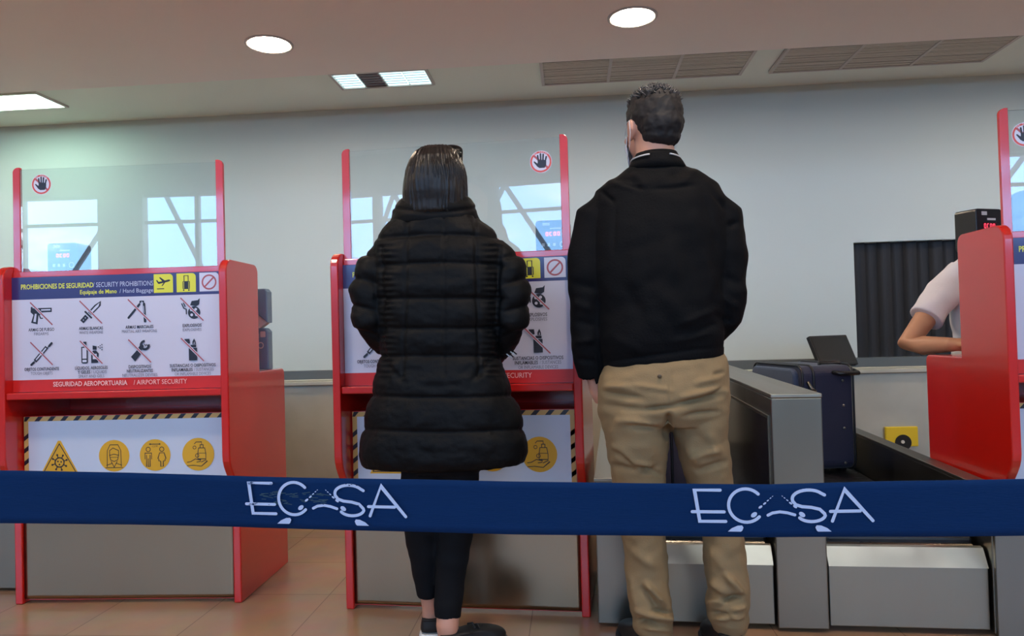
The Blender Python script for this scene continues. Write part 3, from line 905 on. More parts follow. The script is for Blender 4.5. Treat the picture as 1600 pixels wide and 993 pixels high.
# office chair behind the left kiosk
M_FAB = mat('chair_fabric', srgb(34, 36, 44), 0.9)
t = thing('office_chair', 'black office chair behind the left kiosk, only one caster in view', 'chair', (-1.78, 3.70, 0), math.radians(3))
for k in range(5):
    an = k * 2 * math.pi / 5
    d = Vector((math.cos(an), math.sin(an), 0))
    bm = bmesh.new(); tube(bm, [d * 0.03 + Vector((0, 0, 0.11)), d * 0.26 + Vector((0, 0, 0.075))], [0.022, 0.014], 10); lg = obj('leg', bm, M_BLACKP, t, smooth=True)
    bm = bmesh.new(); p = Vector((-d.y, d.x, 0))
    tube(bm, [d * 0.26 + p * -0.018 + Vector((0, 0, 0.0275)), d * 0.26 + p * 0.018 + Vector((0, 0, 0.0275))], 0.027, 16)
    tube(bm, [d * 0.26 + Vector((0, 0, 0.03)), d * 0.26 + Vector((0, 0, 0.08))], 0.007, 8)
    obj('caster', bm, M_BLACKP, lg, smooth=False)
bm = bmesh.new(); cyl(bm, (0, 0, 0.09), 0.022, 0.33); obj('gas_column', bm, M_BLACKP, t)
bm = bmesh.new(); prism(bm, rrect(-0.22, 0.22, -0.21, 0.21, 0.08), 0.42, 0.49, 'z'); obj('seat', bm, M_FAB, t, bevel=0.015)
bm = bmesh.new(); prism(bm, rrect(-0.20, 0.20, 0.50, 0.80, 0.08), 0.19, 0.24, 'y'); obj('backrest', bm, M_FAB, t, bevel=0.012)
bm = bmesh.new(); tube(bm, [(0, 0.1, 0.43), (0, 0.23, 0.45), (0, 0.25, 0.6), (0, 0.25, 0.7)], 0.014, 8); obj('back_bar', bm, M_BLACKP, t)

# ------------------------------------------------------------------ baggage belts, rails and counters
CR = math.radians(-3.2)
CO = Vector((0.10, 2.520, 0))
def cf(x, y, z):
    c, s = math.cos(CR), math.sin(CR)
    return (CO.x + x * c - y * s, CO.y + x * s + y * c, z)
def cthing(name, label, cat, x, group=None): return thing(name, label, cat, cf(x, 0, 0), CR, group)
M_LIP = mat('lip_glare_spare', srgb(214, 206, 184), 0.45, 1.0, var=0.08, vscale=6, rvar=0.1)  # unused lip steel, its pale colour meant as glare
def rail(name, label, x0, x1, z, L, group, inner=None):
    t = cthing(name, label, 'rail', x0, group)
    w_ = x1 - x0
    obj('body', BX(0, w_, 0, L, 0.012, z - 0.012), M_STEEL, t, bevel=0.004)
    obj('top_cap', BX(-0.002, w_ + 0.002, -0.003, L, z - 0.012, z), M_STEELW, t, bevel=0.002)
    return t
BL = 2.03
rail('belt_side_rail', 'low stainless rail between the middle kiosk and the left belt', -0.040, 0.088, 0.50, 2.05, 'low stainless belt rails')
rr = rail('belt_side_rail', 'low stainless rail between the right belt and right kiosk', 1.198, 1.255, 0.465, 1.75, 'low stainless belt rails')
obj('end_plate', BX(0, 0.165, -0.022, -0.004, 0.012, 0.463), M_STEEL, rr, bevel=0.003)
def belt(x0, x1, label):
    t = cthing('baggage_belt', label, 'baggage belt', x0, 'baggage belts')
    w_ = x1 - x0
    g = 0.005
    bm = bmesh.new()
    prism(bm, [(0.012, 0.02), (0.012, 0.215), (0.045, 0.268), (0.06, 0.268), (0.06, 0.02)], g, w_ - g, 'x')
    obj('front_cover', bm, M_LIPC, t, bevel=0.003)
    bm = bmesh.new()
    prism(bm, [(0.009, 0.214), (0.0425, 0.2695), (0.060, 0.2715), (0.060, 0.2685), (0.045, 0.2683), (0.0118, 0.2152)], g, w_ - g, 'x')
    tag(obj('cover_lip', bm, M_LIPM, t), 'sloped steel lip with glare in its colour')
    bm = bmesh.new()
    box(bm, g, w_ - g, 0.11, 2.2, 0.18, 0.285)
    obj('belt_bed', bm, M_RUBBER, t, bevel=0.01)
    bm = bmesh.new()
    cyl(bm, (g + 0.01, 0.10, 0.238), 0.030, w_ - 2 * g - 0.02, 'x')
    obj('end_roller', bm, M_STEEL, t, smooth=False)
    obj('base', BX(g, w_ - g, 0.07, 2.2, 0.0, 0.17), M_DARK, t)
    return t
M_LIPC = M_STEELW
belt(0.088, 0.541, "baggage belt behind the man's legs, between low rail and tall counter")
belt(0.704, 1.196, 'baggage belt right of the tall steel counter, suitcase on it')
# tall stainless counter between the belts
def tall_counter(x0, L, z, label, w_=0.160):
    t = cthing('steel_counter', label, 'counter', x0, 'tall stainless counters')
    obj('body', BX(0, w_, 0, L, 0.012, z - 0.014), M_STEEL, t, bevel=0.004)
    obj('top', BX(-0.001, w_ + 0.001, -0.002, L, z - 0.014, z), M_STEELW, t, bevel=0.003)
    bm = bmesh.new()
    zt = z - 0.085
    box(bm, -0.006, 0, 0.03, L - 0.05, zt, zt + 0.010)
    box(bm, -0.006, 0, 0.03, 0.04, 0.30, zt)
    obj('panel_moulding', bm, M_STEEL, t)
    obj('side_panel', BX(-0.003, 0, 0.04, L - 0.05, 0.30, zt), mat('dark_reflection_steel', srgb(105, 96, 100), 0.22, 1.0, var=0.2, vscale=3), t)  # dark reflection on the stainless side, put into the panel's colour
    return t
tall_counter(0.543, 2.0, 0.775, 'tall stainless counter between the two baggage belts')
# counter of the next bay, cut off by the left edge
tl = thing('steel_counter', 'stainless counter at the left edge of the picture beside the left kiosk', 'counter', (-2.52, 2.86, 0), math.radians(-1), 'tall stainless counters')
obj('body', BX(0, 0.26, 0, 1.6, 0.012, 0.76), M_STEELW, tl, bevel=0.004)
obj('top', BX(-0.001, 0.262, -0.003, 1.6, 0.76, 0.775), M_STEELW, tl, bevel=0.003)

# collector conveyor along the back wall
t = thing('collector_conveyor', 'long stainless conveyor casing running along the back wall', 'conveyor', (0, 4.72, 0), 0)
obj('front_casing', BX(-6, 5, 0, 0.02, 0.0, 0.69), M_CASE, t)
bm = bmesh.new()
box(bm, -6, 5, -0.03, 0.05, 0.69, 0.716); box(bm, -6, 5, -0.012, 0.05, 0.716, 0.726)
obj('top_rail', bm, M_CASE, t, bevel=0.004)
obj('conveyor_belt', BX(-6, 5, 0.05, 0.40, 0.62, 0.68), M_RUBBER, t)
obj('rear_guard', BX(-6, 5, 0.42, 0.50, 0.0, 0.765), mat('grey_guard', srgb(110, 114, 110), 0.5, 0.4), t)
# yellow socket plate on the casing
t = thing('socket_plate', 'yellow plate with a round black hole on the steel casing', 'socket', (1.985, 4.716, 0.30))
M_YPL = mat('yellow_plate', srgb(232, 200, 28), 0.45)
obj('plate', BX(-0.095, 0.095, -0.02, 0, -0.06, 0.06), M_YPL, t, bevel=0.004)
bm = bmesh.new(); cyl(bm, (0.005, -0.0245, -0.035), 0.048, 0.004, 'y'); obj('hole', bm, M_DARK, t)
bm = bmesh.new(); cyl(bm, (0.0, -0.032, -0.03), 0.010, 0.008, 'y'); obj('bolt', bm, M_CREAM, t)

# monitor leaning on the conveyor
t = thing('monitor', 'black flat monitor leaning on the conveyor beside the black curtain', 'monitor', (1.65, 4.745, 0.7285), 0)
mb = Matrix.Rotation(math.radians(33), 3, 'Z') @ Matrix.Rotation(math.radians(-24), 3, 'X')
def rotbm(bm, mt, off=(0, 0, 0)):
    for v in bm.verts: v.co = mt @ v.co + Vector(off)
    return bm
bm = bmesh.new(); prism(bm, rrect(-0.175, 0.175, 0.0, 0.205, 0.008), -0.012, 0.012, 'y'); rotbm(bm, mb, (0, 0.02, 0.006)); obj('housing', bm, M_BLACKP, t, bevel=0.002)
bm = BX(-0.165, 0.165, -0.0135, -0.012, 0.010, 0.19); rotbm(bm, mb, (0, 0.02, 0.006)); obj('screen', bm, mat('dark_screen', srgb(40, 41, 42), 0.25), t)
bm = BX(-0.03, 0.03, 0.012, 0.05, 0.0, 0.10); rotbm(bm, mb, (0, 0.02, 0.006)); obj('stand', bm, M_BLACKP, t)

# suitcases
M_NYL = mat('navy_nylon', srgb(26, 32, 60), 0.62, bump=0.15, bscale=220, sheen=0.15)
M_NYL2 = mat('blue_grey_nylon', srgb(44, 60, 88), 0.5, bump=0.15, bscale=220, sheen=0.2)
def suitcase(loc, rz, W, D, H, label, cols, zip_=True):
    # local: W = thickness along x, D = depth along y; the pocketed face looks to -x, the gusset faces -y
    t = thing('suitcase', label, 'suitcase', loc, rz, 'upright fabric suitcases')
    bm = bmesh.new()
    prism(bm, rrect(-D / 2, D / 2, 0.02, H, 0.045, 6), 0, W, 'x')
    obj('shell', bm, cols[0], t, bevel=0.012, seg=3)
    bm = bmesh.new()
    prism(bm, rrect(-D / 2 + 0.025, D / 2 - 0.03, 0.06, H - 0.012, 0.04, 6), -0.03, 0.0, 'x')
    obj('front_pocket', bm, cols[1], t, bevel=0.012, seg=3)
    for q in (0.0, W * 0.22, W):
        bm = bmesh.new()
        pts = rrect(-D / 2 - 0.003, D / 2 + 0.003, 0.017, H + 0.003, 0.047, 6)
        tube(bm, [(q, a_, b_) for a_, b_ in pts] + [(q, pts[0][0], pts[0][1])], 0.0055, 8)
        obj('piping', bm, M_BLACKP, t, smooth=True)
    bm = bmesh.new()
    prism(bm, [(W * 0.42, -D / 2 - 0.006), (W * 1.0, -D / 2 - 0.006), (W * 1.0, -D / 2), (W * 0.42, -D / 2)], H - 0.10, H - 0.03, 'z') if False else None
    tube(bm, [(W * 0.52, 0.0 - D * 0.35, H + 0.0), (W * 0.52, -D * 0.33, H + 0.012), (W * 0.95, -D * 0.33, H + 0.012), (W * 0.95, -D * 0.35, H + 0.0)], 0.009, 8)
    obj('carry_handle', bm, M_BLACKP, t, smooth=True)
    bm = bmesh.new()
    tube(bm, [(W * 0.62, -D / 2, H * 0.94), (W * 0.66, -D / 2 - 0.03, H * 0.93), (W * 1.05, -D / 2 - 0.03, H * 0.93), (W * 1.04, -D / 2 + 0.01, H * 0.95)], 0.011, 8)
    obj('side_handle', bm, M_BLACKP, t, smooth=True)
    for zz in (0.86, 0.63, 0.42, 0.10):
        bm = bmesh.new(); ellipsoid(bm, (W * 0.80, -D / 2 - 0.001, H * zz), (0.007, 0.004, 0.007), u=12, v=8)
        obj('stud', bm, M_STEEL, t, smooth=True)
    bm = bmesh.new(); tube(bm, [(W * 0.10, -D / 2 - 0.004, H * 0.86), (W * 0.13, -D / 2 - 0.02, H * 0.80), (W * 0.22, -D / 2 - 0.018, H * 0.77)], 0.008, 8); obj('zip_pull', bm, M_STEEL, t, smooth=True)
    for s in (-1, 1):
        bm = bmesh.new(); cyl(bm, (W * 0.82, s * D * 0.36, 0.021), 0.021, 0.03, 'x'); obj('wheel', bm, M_BLACKP, t)
    return t
suitcase((1.025, 3.845, 0.2855), math.radians(12), 0.255, 0.50, 0.515, 'navy fabric suitcase standing on the right-hand belt', (M_NYL, M_NYL2))
suitcase((0.36, 3.36, 0.2855), math.radians(-3), 0.24, 0.40, 0.55, "dark suitcase on the belt seen between the man's legs", (mat('dark_plum_nylon', srgb(46, 36, 50), 0.6, bump=0.15, bscale=220), mat('plum_nylon', srgb(54, 40, 54), 0.6, bump=0.15, bscale=220)))

# ------------------------------------------------------------------ queue barrier
TY = 0.95
M_TAPE = mat('blue_webbing', srgb(8, 43, 84), 0.8, spec=0.15, var=0.10, vscale=30, stretch=(0.4, 1, 6), bump=0.12, bscale=160)
M_TINK = mat('tape_white_print', srgb(206, 212, 234), 0.6, var=0.05, vscale=60)
M_SMUDGE = mat('rubbed_print', srgb(58, 84, 92), 0.7)
tops = [(-260, 733), (0, 735), (200, 738), (400, 744), (600, 748), (800, 752), (1000, 755), (1200, 756), (1400, 751), (1600, 748), (1860, 744)]
bots = [(-260, 815), (0, 817), (200, 819), (400, 824), (600, 829), (800, 834), (1000, 837), (1200, 839), (1400, 838), (1600, 836), (1860, 833)]
tape_pts = [(atY(a[0], a[1], TY), atY(b[0], b[1], TY)) for a, b in zip(tops, bots)]
def tape_at(x):
    xs = [p[0].x for p in tape_pts]
    zt = np.interp(x, xs, [p[0].z for p in tape_pts]); zb = np.interp(x, xs, [p[1].z for p in tape_pts])
    return zb, zt
xa, xb = tape_pts[0][0].x, tape_pts[-1][0].x
bm = bmesh.new()
N = 160
prev = None
for i in range(N + 1):
    x = xa + (xb - xa) * i / N
    zb, zt = tape_at(x)
    row = []
    for k in range(9):
        v = k / 8
        y = TY + 0.0012 * math.sin(x * 9 + v * 2) + 0.0008 * math.sin(x * 23)
        row.append((x, y, zb + (zt - zb) * v))
    F_ = [bm.verts.new(p) for p in row]; B_ = [bm.verts.new((p[0], p[1] + 0.0012, p[2])) for p in row]
    if prev:
        for k in range(8):
            bm.faces.new((prev[0][k], F_[k], F_[k + 1], prev[0][k + 1])); bm.faces.new((prev[1][k + 1], B_[k + 1], B_[k], prev[1][k]))
        bm.faces.new((prev[0][0], prev[1][0], B_[0], F_[0])); bm.faces.new((prev[0][8], F_[8], B_[8], prev[1][8]))
    prev = (F_, B_)
bt = tag(obj('barrier_tape', bm, M_TAPE, smooth=True), 'wide blue queue barrier tape stretched across in front of the people', 'barrier tape')
def logo(px0, px1, pymid, smudge, tag_):
    # drawn in the photograph's letter grid: u 0..1345 and v 0..345 across the mark
    a = Art(TY - 0.0026)
    A, B_ = atY(px0, pymid, TY), atY(px1, pymid, TY)
    W = B_.x - A.x
    s = W / 1345.0
    zb0, zt0 = tape_at(A.x); zb1, zt1 = tape_at(B_.x)
    def T(u, v):
        x = A.x + u * s
        zb, zt = tape_at(x)
        return (x, zt + (zb - zt) * (0.072 + v * 0.93 / 380.0))
    def L(pts, t=24): a.line(M_TINK, [T(*p) for p in pts], t * s)
    if smudge:
        rnd = random.Random(4)
        for k in range(46):
            u0 = 100 + rnd.random() * 560; v0 = 85 + rnd.random() * 95
            a.line(M_SMUDGE, [T(u0, v0), T(u0 + 20 + rnd.random() * 50, v0 + rnd.uniform(-12, 12))], 5 * s)
    L([(215, 15), (22, 15), (55, 256), (250, 256)])
    L([(0, 182), (240, 182)])
    def el(cu, cv, ru, rv, a0, a1, t=24, n=30): L([(cu + ru * math.cos(math.radians(a0 + (a1 - a0) * i / n)), cv - rv * math.sin(math.radians(a0 + (a1 - a0) * i / n))) for i in range(n + 1)], t)
    el(405, 132, 130, 128, 44, 318)
    L([(566, 205), (600, 188), (655, 180), (710, 188), (765, 205)], 22)
    Sp = [(988, 58)]
    Sp += [(868 + 118 * math.cos(math.radians(t_)), 82 - 64 * math.sin(math.radians(t_))) for t_ in range(35, 181, 12)]
    Sp += [(752, 100), (775, 128), (820, 143), (890, 150), (950, 165), (985, 200)]
    Sp += [(890 + 100 * math.cos(math.radians(t_)), 205 + 52 * math.sin(math.radians(t_))) for t_ in range(10, 156, 12)]
    L(Sp)
    L([(1040, 255), (1135, 20), (1335, 255)])
    L([(1028, 182), (1245, 182)])
    def D(u, v, ru, rv, ang):
        x, z = T(u, v)
        a.disc(M_TINK, x, z, ru * s, rv * s, n=16, rot=ang)
    for sgn, c0 in ((1, 462), (-1, 818)):
        for j, (du, dv, r1, r2) in enumerate(((0, 202, 26, 17), (50, 142, 17, 9), (82, 115, 14, 7), (106, 92, 10, 4.5), (126, 74, 8, 3.5), (142, 60, 6, 2.5))):
            D(c0 + sgn * du, dv, r1, r2, sgn * math.radians(35))
    for m0, sg in ((262, 1), (1030, -1)):
        pts = [(m0, 332), (m0 + sg * 30, 306), (m0 + sg * 75, 286), (m0 + sg * 108, 284), (m0 + sg * 118, 300), (m0 + sg * 108, 324), (m0 + sg * 98, 332)]
        a.poly(M_TINK, [T(*p) for p in pts])
    if smudge:
        rnd = random.Random(9)
        for k in range(40):
            u0 = rnd.choice([rnd.uniform(20, 60), rnd.uniform(60, 230), rnd.uniform(800, 950), rnd.uniform(560, 760)]); v0 = rnd.choice([rnd.uniform(8, 26), rnd.uniform(170, 190)])
            a.line(M_TAPE, [T(u0, v0), T(u0 + rnd.uniform(6, 20), v0 + rnd.uniform(-4, 4))], 4 * s)
    o = a.done('tape_logo', bt)
    return tag(o, tag_)
logo(388, 637, 788, True, 'worn white ECASA lettering')
logo(1081, 1364, 796, False, 'white ECASA lettering')
M_POST = mat('post_black', srgb(22, 22, 24), 0.35)
for i, x in enumerate((xa - 0.036, xb + 0.036)):
    t = thing('barrier_post', 'black queue barrier post just outside the %s edge of the picture' % ('left', 'right')[i], 'barrier post', (x, TY, 0), 0, 'barrier posts')
    bm = bmesh.new(); cyl(bm, (0, 0, 0), 0.17, 0.012, seg=40); cyl(bm, (0, 0, 0.012), 0.12, 0.012, seg=40); obj('base', bm, M_POST, t)
    bm = bmesh.new(); cyl(bm, (0, 0, 0.024), 0.03, 0.82, seg=28); obj('pole', bm, M_POST, t, smooth=False)
    bm = bmesh.new(); cyl(bm, (0, 0, 0.844), 0.034, 0.03, seg=28); obj('cap', bm, M_POST, t)

# ------------------------------------------------------------------ people
def rings_px(Y, rows):          # (py, left px, right px, half depth, depth offset) -> loft rings
    out = []
    for py, xl, xr, ry, dy in rows:
        a, b = atY(xl, py, Y), atY(xr, py, Y)
        out.append(((a.x + b.x) / 2, Y + dy, (a.z + b.z) / 2, (b.x - a.x) / 2, ry))
    return out
def limb_px(Y, rows):           # (px, py, depth offset, radius)
    return [atY(px, py, Y) + Vector((0, dy, 0)) for px, py, dy, r in rows], [r for *_, r in rows]
def hand(bm, wrist, direc, palm_n, side, sc=1.0, curl=0.5):
    d = Vector(direc).normalized()
    n_ = Vector(palm_n); n_ = (n_ - d * n_.dot(d)).normalized()      # the way the palm looks
    s_ = d.cross(n_) * side                                            # towards the thumb
    W_ = Vector(wrist)
    tube(bm, [W_ - d * 0.03 * sc, W_ + d * 0.02 * sc, W_ + d * 0.055 * sc, W_ + d * 0.085 * sc], [(0.024 * sc, 0.024 * sc), (0.028 * sc, 0.028 * sc), (0.031 * sc, 0.031 * sc), (0.026 * sc, 0.026 * sc)], 16)
    for k, (off, ln) in enumerate(((0.033, 0.070), (0.011, 0.080), (-0.011, 0.075), (-0.032, 0.058))):
        p = W_ + d * 0.085 * sc + s_ * off * sc
        pts = [p - d * 0.035 * sc, p]
        a = 0.0
        cur = p
        for q in range(3):
            a += curl * (0.55 if q == 0 else 0.75)
            cur = cur + (d * math.cos(a) + n_ * math.sin(a)) * ln / 3 * sc * (1.15 - 0.15 * q)
            pts.append(cur)
        tube(bm, pts, [0.0095 * sc, 0.0095 * sc, 0.0088 * sc, 0.0080 * sc, 0.0068 * sc], 10)
    p = W_ + d * 0.018 * sc + s_ * 0.022 * sc
    tube(bm, [p, p + (d * 0.6 + s_ * 0.8) * 0.030 * sc, p + (d * 0.85 + s_ * 0.75 + n_ * 0.3) * 0.052 * sc, p + (d * 1.35 + s_ * 0.75 + n_ * 0.5) * 0.062 * sc], [0.0125 * sc, 0.0115 * sc, 0.0098 * sc, 0.008 * sc], 10)
def head(bm, c, yaw, sc=1.0, tilt=0.0):
    R = Matrix.Rotation(yaw, 3, 'Z') @ Matrix.Rotation(tilt, 3, 'X')
    c = Vector(c)
    T = lambda p: c + R @ (Vector(p) * sc)
    def E_(p, r, u=18, v=12): ellipsoid(bm, T(p), (r[0] * sc, r[1] * sc, r[2] * sc), R, u, v)
    E_((0, -0.012, 0.022), (0.076, 0.094, 0.096))
    E_((0, 0.030, -0.030), (0.062, 0.066, 0.075))
    E_((0, 0.045, -0.078), (0.042, 0.044, 0.034))
    E_((0, 0.090, -0.022), (0.013, 0.024, 0.020)); E_((0, 0.086, 0.008), (0.009, 0.014, 0.026))
    E_((0, 0.074, 0.030), (0.050, 0.018, 0.010))
    E_((0, 0.088, -0.058), (0.024, 0.010, 0.006)); E_((0, 0.086, -0.068), (0.020, 0.010, 0.006))
    for s in (-1, 1):
        E_((s * 0.076, -0.002, -0.014), (0.008, 0.020, 0.030)); E_((s * 0.083, -0.010, -0.004), (0.006, 0.016, 0.022)); E_((s * 0.074, 0.004, -0.035), (0.007, 0.010, 0.012))
        E_((s * 0.038, 0.066, -0.028), (0.022, 0.022, 0.018))
    return T, R
def eyes(T, R, parent, sc=1.0):
    mw, mb_ = mat('eye_white', srgb(225, 222, 218), 0.3), mat('iris_brown', srgb(40, 26, 20), 0.2)
    for s in (-1, 1):
        bm = bmesh.new(); ellipsoid(bm, T((s * 0.030, 0.078, 0.006)), (0.012 * sc, 0.009 * sc, 0.007 * sc), R, 12, 8); e = obj('eye', bm, mw, parent, smooth=True)
        bm = bmesh.new(); ellipsoid(bm, T((s * 0.030, 0.0855, 0.006)), (0.005 * sc, 0.003 * sc, 0.005 * sc), R, 10, 8); obj('iris', bm, mb_, e, smooth=True)
def settle(body, base):         # put the origin of a finished figure at its base
    base = Vector(base)
    def sh(o):
        o.data.transform(Matrix.Translation(-base))
        for c_ in o.children: sh(c_)
    sh(body)
    body.location = base
def shoe(name, heel, yaw, L, w_, parent, mu, ms, top=0.095, sole_h=0.028, solemat_all=True):
    R = Matrix.Rotation(yaw, 3, 'Z')
    heel = Vector(heel)
    def outline(k):
        pts = []
        for t_, hw in ((0.0, 0.45), (0.03, 0.72), (0.12, 0.86), (0.3, 0.80), (0.5, 0.84), (0.7, 1.0), (0.82, 0.96), (0.92, 0.74), (0.98, 0.42), (1.0, 0.15)): pts.append((hw * w_ / 2 * k, t_ * L))
        return pts
    def ring(k, z, dz=0.0, y0=0.0, y1=1.0):
        pts = outline(k)
        out = [(x, y0 * L + (y / L) * (y1 - y0) * L, z) for x, y in pts] + [(-x, y0 * L + (y / L) * (y1 - y0) * L, z) for x, y in pts[::-1]]
        return out
    def build(rings):
        bm = bmesh.new()
        RR = [[bm.verts.new(heel + R @ Vector(p)) for p in r] for r in rings]
        n = len(RR[0])
        for i in range(len(RR) - 1):
            for k in range(n): bm.faces.new((RR[i][k], RR[i][(k + 1) % n], RR[i + 1][(k + 1) % n], RR[i + 1][k]))
        bm.faces.new(RR[0]); bm.faces.new(RR[-1])
        bmesh.ops.recalc_face_normals(bm, faces=bm.faces[:])
        return bm
    up = []
    for k, z, y0, y1 in ((0.98, sole_h * 0.9, 0.01, 0.985), (1.0, sole_h + 0.012, 0.005, 0.985), (0.96, sole_h + 0.025, 0.005, 0.96), (0.86, sole_h + 0.040, 0.01, 0.84), (0.80, sole_h + 0.052, 0.010, 0.62), (0.80, top - 0.01, 0.008, 0.46), (0.76, top, 0.014, 0.40)):
        r_ = ring(k, z, 0, y0, y1)
        up.append(r_)
    o = obj(name, build(up), mu, parent, smooth=True)
    sm = o.modifiers.new('s', 'SUBSURF'); sm.levels = 1; sm.render_levels = 1
    so = obj('sole', build([ring(0.98, 0.0, 0, 0.0, 1.0), ring(1.06, 0.006, 0, -0.01, 1.01), ring(1.07, sole_h * 0.8, 0, -0.012, 1.01), ring(1.0, sole_h, 0, 0, 1.0)]), ms, o, smooth=False)
    bm = bmesh.new()
    for q in range(4):
        y = L * (0.46 + 0.075 * q); z = sole_h + 0.062 - q * 0.008
        tube(bm, [heel + R @ Vector((-0.024, y, z - 0.006)), heel + R @ Vector((0, y + 0.004, z + 0.003)), heel + R @ Vector((0.024, y, z - 0.006))], 0.0028, 6)
    obj('laces', bm, mat('shoe_laces', srgb(30, 30, 32), 0.7), o)
    return o
def seams(z, zs, wd, amp):
    d = np.min(np.abs(z[:, None] - np.array(zs)[None, :]), axis=1)
    return amp * (1 - np.exp(-(d / wd) ** 2)) - amp * 0.5

# ---- the woman
YW = 2.335
M_COAT = mat('black_puffer_nylon', srgb(9, 9, 10), 0.58, spec=0.14, bump=0.12, bscale=90)
M_HAIRW = mat('dark_hair', srgb(30, 24, 21), 0.40, spec=0.35, var=0.35, vscale=60, stretch=(1, 1, 0.05))
M_JEANS = mat('black_denim', srgb(10, 11, 15), 0.85, spec=0.2, bump=0.1, bscale=300)
M_SHOEB = mat('black_shoe', srgb(20, 20, 21), 0.55)
M_SHOEW = mat('white_sole', srgb(226, 222, 216), 0.5)
bm = bmesh.new()
hw = atY(683, 285, YW)
T, R = head(bm, (hw.x, YW + 0.015, hw.z), math.radians(-4), 0.96)
tube(bm, [(hw.x, YW + 0.0, hw.z - 0.05), (hw.x, YW - 0.01, hw.z - 0.16), (hw.x, YW - 0.01, hw.z - 0.24)], [0.052, 0.05, 0.065], 20)
loft(bm, rings_px(YW, [(352, 640, 724, .06, 0), (368, 610, 756, .075, 0), (390, 596, 772, .085, 0), (450, 604, 768, .09, 0), (520, 614, 758, .085, 0), (560, 615, 757, .085, 0), (620, 603, 772, .095, 0), (670, 600, 775, .1, 0), (720, 615, 765, .09, 0)]))
for s, a_ in ((-1, [(614, 382, 0, .045), (590, 440, -.01, .038), (582, 505, -.02, .034), (606, 556, .08, .029), (640, 585, .15, .024)]), (1, [(760, 382, 0, .045), (790, 440, -.01, .038), (800, 505, -.02, .034), (772, 556, .08, .029), (738, 585, .15, .024)])):
    p, r_ = limb_px(YW, a_)
    tube(bm, p, r_, 16)
    hand(bm, p[-1], (p[-1] - p[-2]), (0, -1, 0), -s, 0.92, 0.4)
p, r_ = limb_px(YW, [(655, 690, 0, .060), (658, 800, .0, .042), (663, 870, .015, .036), (667, 925, .03, .030), (670, 958, .045, .030)]); tube(bm, p + [Vector((p[-1].x, p[-1].y + 0.0, 0.05)), Vector((p[-1].x, p[-1].y + 0.06, 0.04))], r_ + [0.033, 0.028], 18)
fl_ = p[-1]
p, r_ = limb_px(YW, [(716, 690, 0, .060), (713, 800, 0, .042), (706, 880, -.013, .036), (703, 935, -.03, .034), (703, 968, -.045, .036)]); tube(bm, p + [Vector((p[-1].x, p[-1].y, 0.055)), Vector((p[-1].x + 0.05, p[-1].y + 0.04, 0.045))], r_ + [0.037, 0.030], 18)
fr_ = p[-1]
me = remesh(bm, 0.0045, 5)
woman = mobj('person', me, M_SKIN)
tag(woman, 'woman with dark bobbed hair in a black puffer coat, standing with her back turned', 'person')
eyes(T, R, woman, 0.96)
# hair: a bob with strands
bm = bmesh.new()
loft(bm, rings_px(YW, [(230.5, 670, 696, .028, -.01), (234, 658, 708, .055, -.012), (240, 650, 716, .072, -.015), (252, 643, 722, .088, -.018), (270, 637, 727, .094, -.022), (290, 634, 729.5, .09, -.028), (306, 633, 731, .08, -.034), (320, 634, 730, .066, -.04), (335, 637, 726, .058, -.045), (345, 642, 720, .04, -.045)]), 64)
me = remesh(bm, 0.004, 4)
co, no = coords(me)
ang = np.arctan2(co[:, 0] - hw.x, -(co[:, 1] - YW))
nz_ = noisev(np.stack([ang, ang * 0, co[:, 2]], 1), (14, 0, 5), 3.0)
nz2 = noisev(np.stack([ang, ang * 0, co[:, 2]], 1), (38, 0, 9), 8.0)
co += no * (0.0045 * nz_ + 0.0022 * nz2)[:, None]
setco(me, co)
hr = mobj('hair', me, M_HAIRW, woman)
bm = bmesh.new()
rnd = random.Random(3)
for k in range(260):
    an = rnd.uniform(-1.75, 1.75)
    z0 = hw.z + rnd.uniform(0.04, 0.105)
    pts = []
    for j in range(8):
        t_ = j / 7
        z = z0 - t_ * (z0 - (hw.z - 0.105 + rnd.uniform(-0.006, 0.006)))
        zz = (z - (hw.z + 0.0)) / 0.112
        rx = 0.0975 * math.sqrt(max(0.0, 1 - max(0, zz) ** 2)); ry = 0.098 * math.sqrt(max(0.0, 1 - max(0, zz) ** 2))
        a2 = an * (0.80 + 0.2 * t_) + 0.03 * math.sin(6 * t_ + k)
        pts.append((hw.x + 0.001 + (rx + 0.0015) * math.sin(a2), YW - 0.024 - (ry - 0.022 * t_) * math.cos(a2), z))
    tube(bm, pts, [0.0008, 0.0014, 0.0016, 0.0016, 0.0016, 0.0015, 0.0012, 0.0006], 5)
obj('hair_strands', bm, M_HAIRW, hr, smooth=True)
# the coat
bm = bmesh.new()
loft(bm, rings_px(YW, [(338, 625, 738, .085, 0), (350, 608, 752, .092, 0), (362, 596, 768, .098, 0), (378, 586, 782, .105, 0), (405, 582, 790, .115, 0), (450, 588, 786, .125, 0), (500, 594, 782, .125, 0), (545, 597, 777, .12, 0), (575, 593, 783, .125, 0), (610, 584, 797, .14, 0), (650, 573, 813, .15, 0), (685, 567, 821, .158, 0), (708, 566, 822, .158, 0), (721, 570, 818, .15, 0)]), 48, 2.25)
for a_ in ([(640, 392, 0, .045), (608, 398, 0, .056), (588, 420, -.005, .060), (578, 455, -.015, .058), (580, 500, -.02, .056), (603, 535, .05, .052), (625, 560, .12, .05)], [(740, 392, 0, .045), (772, 398, 0, .056), (792, 420, -.005, .060), (800, 455, -.015, .058), (799, 500, -.02, .056), (776, 535, .05, .052), (752, 560, .12, .05)]):
    p, r_ = limb_px(YW, a_)
    tube(bm, p, r_, 24)
me = remesh(bm, 0.005, 7)
co, no = coords(me)
pp = measure(co)
x, y = pp[:, 0], pp[:, 1]
back = np.clip(0.35 - no[:, 1], 0, 1)
tor = (x > 596) & (x < 782) | (y > 560)
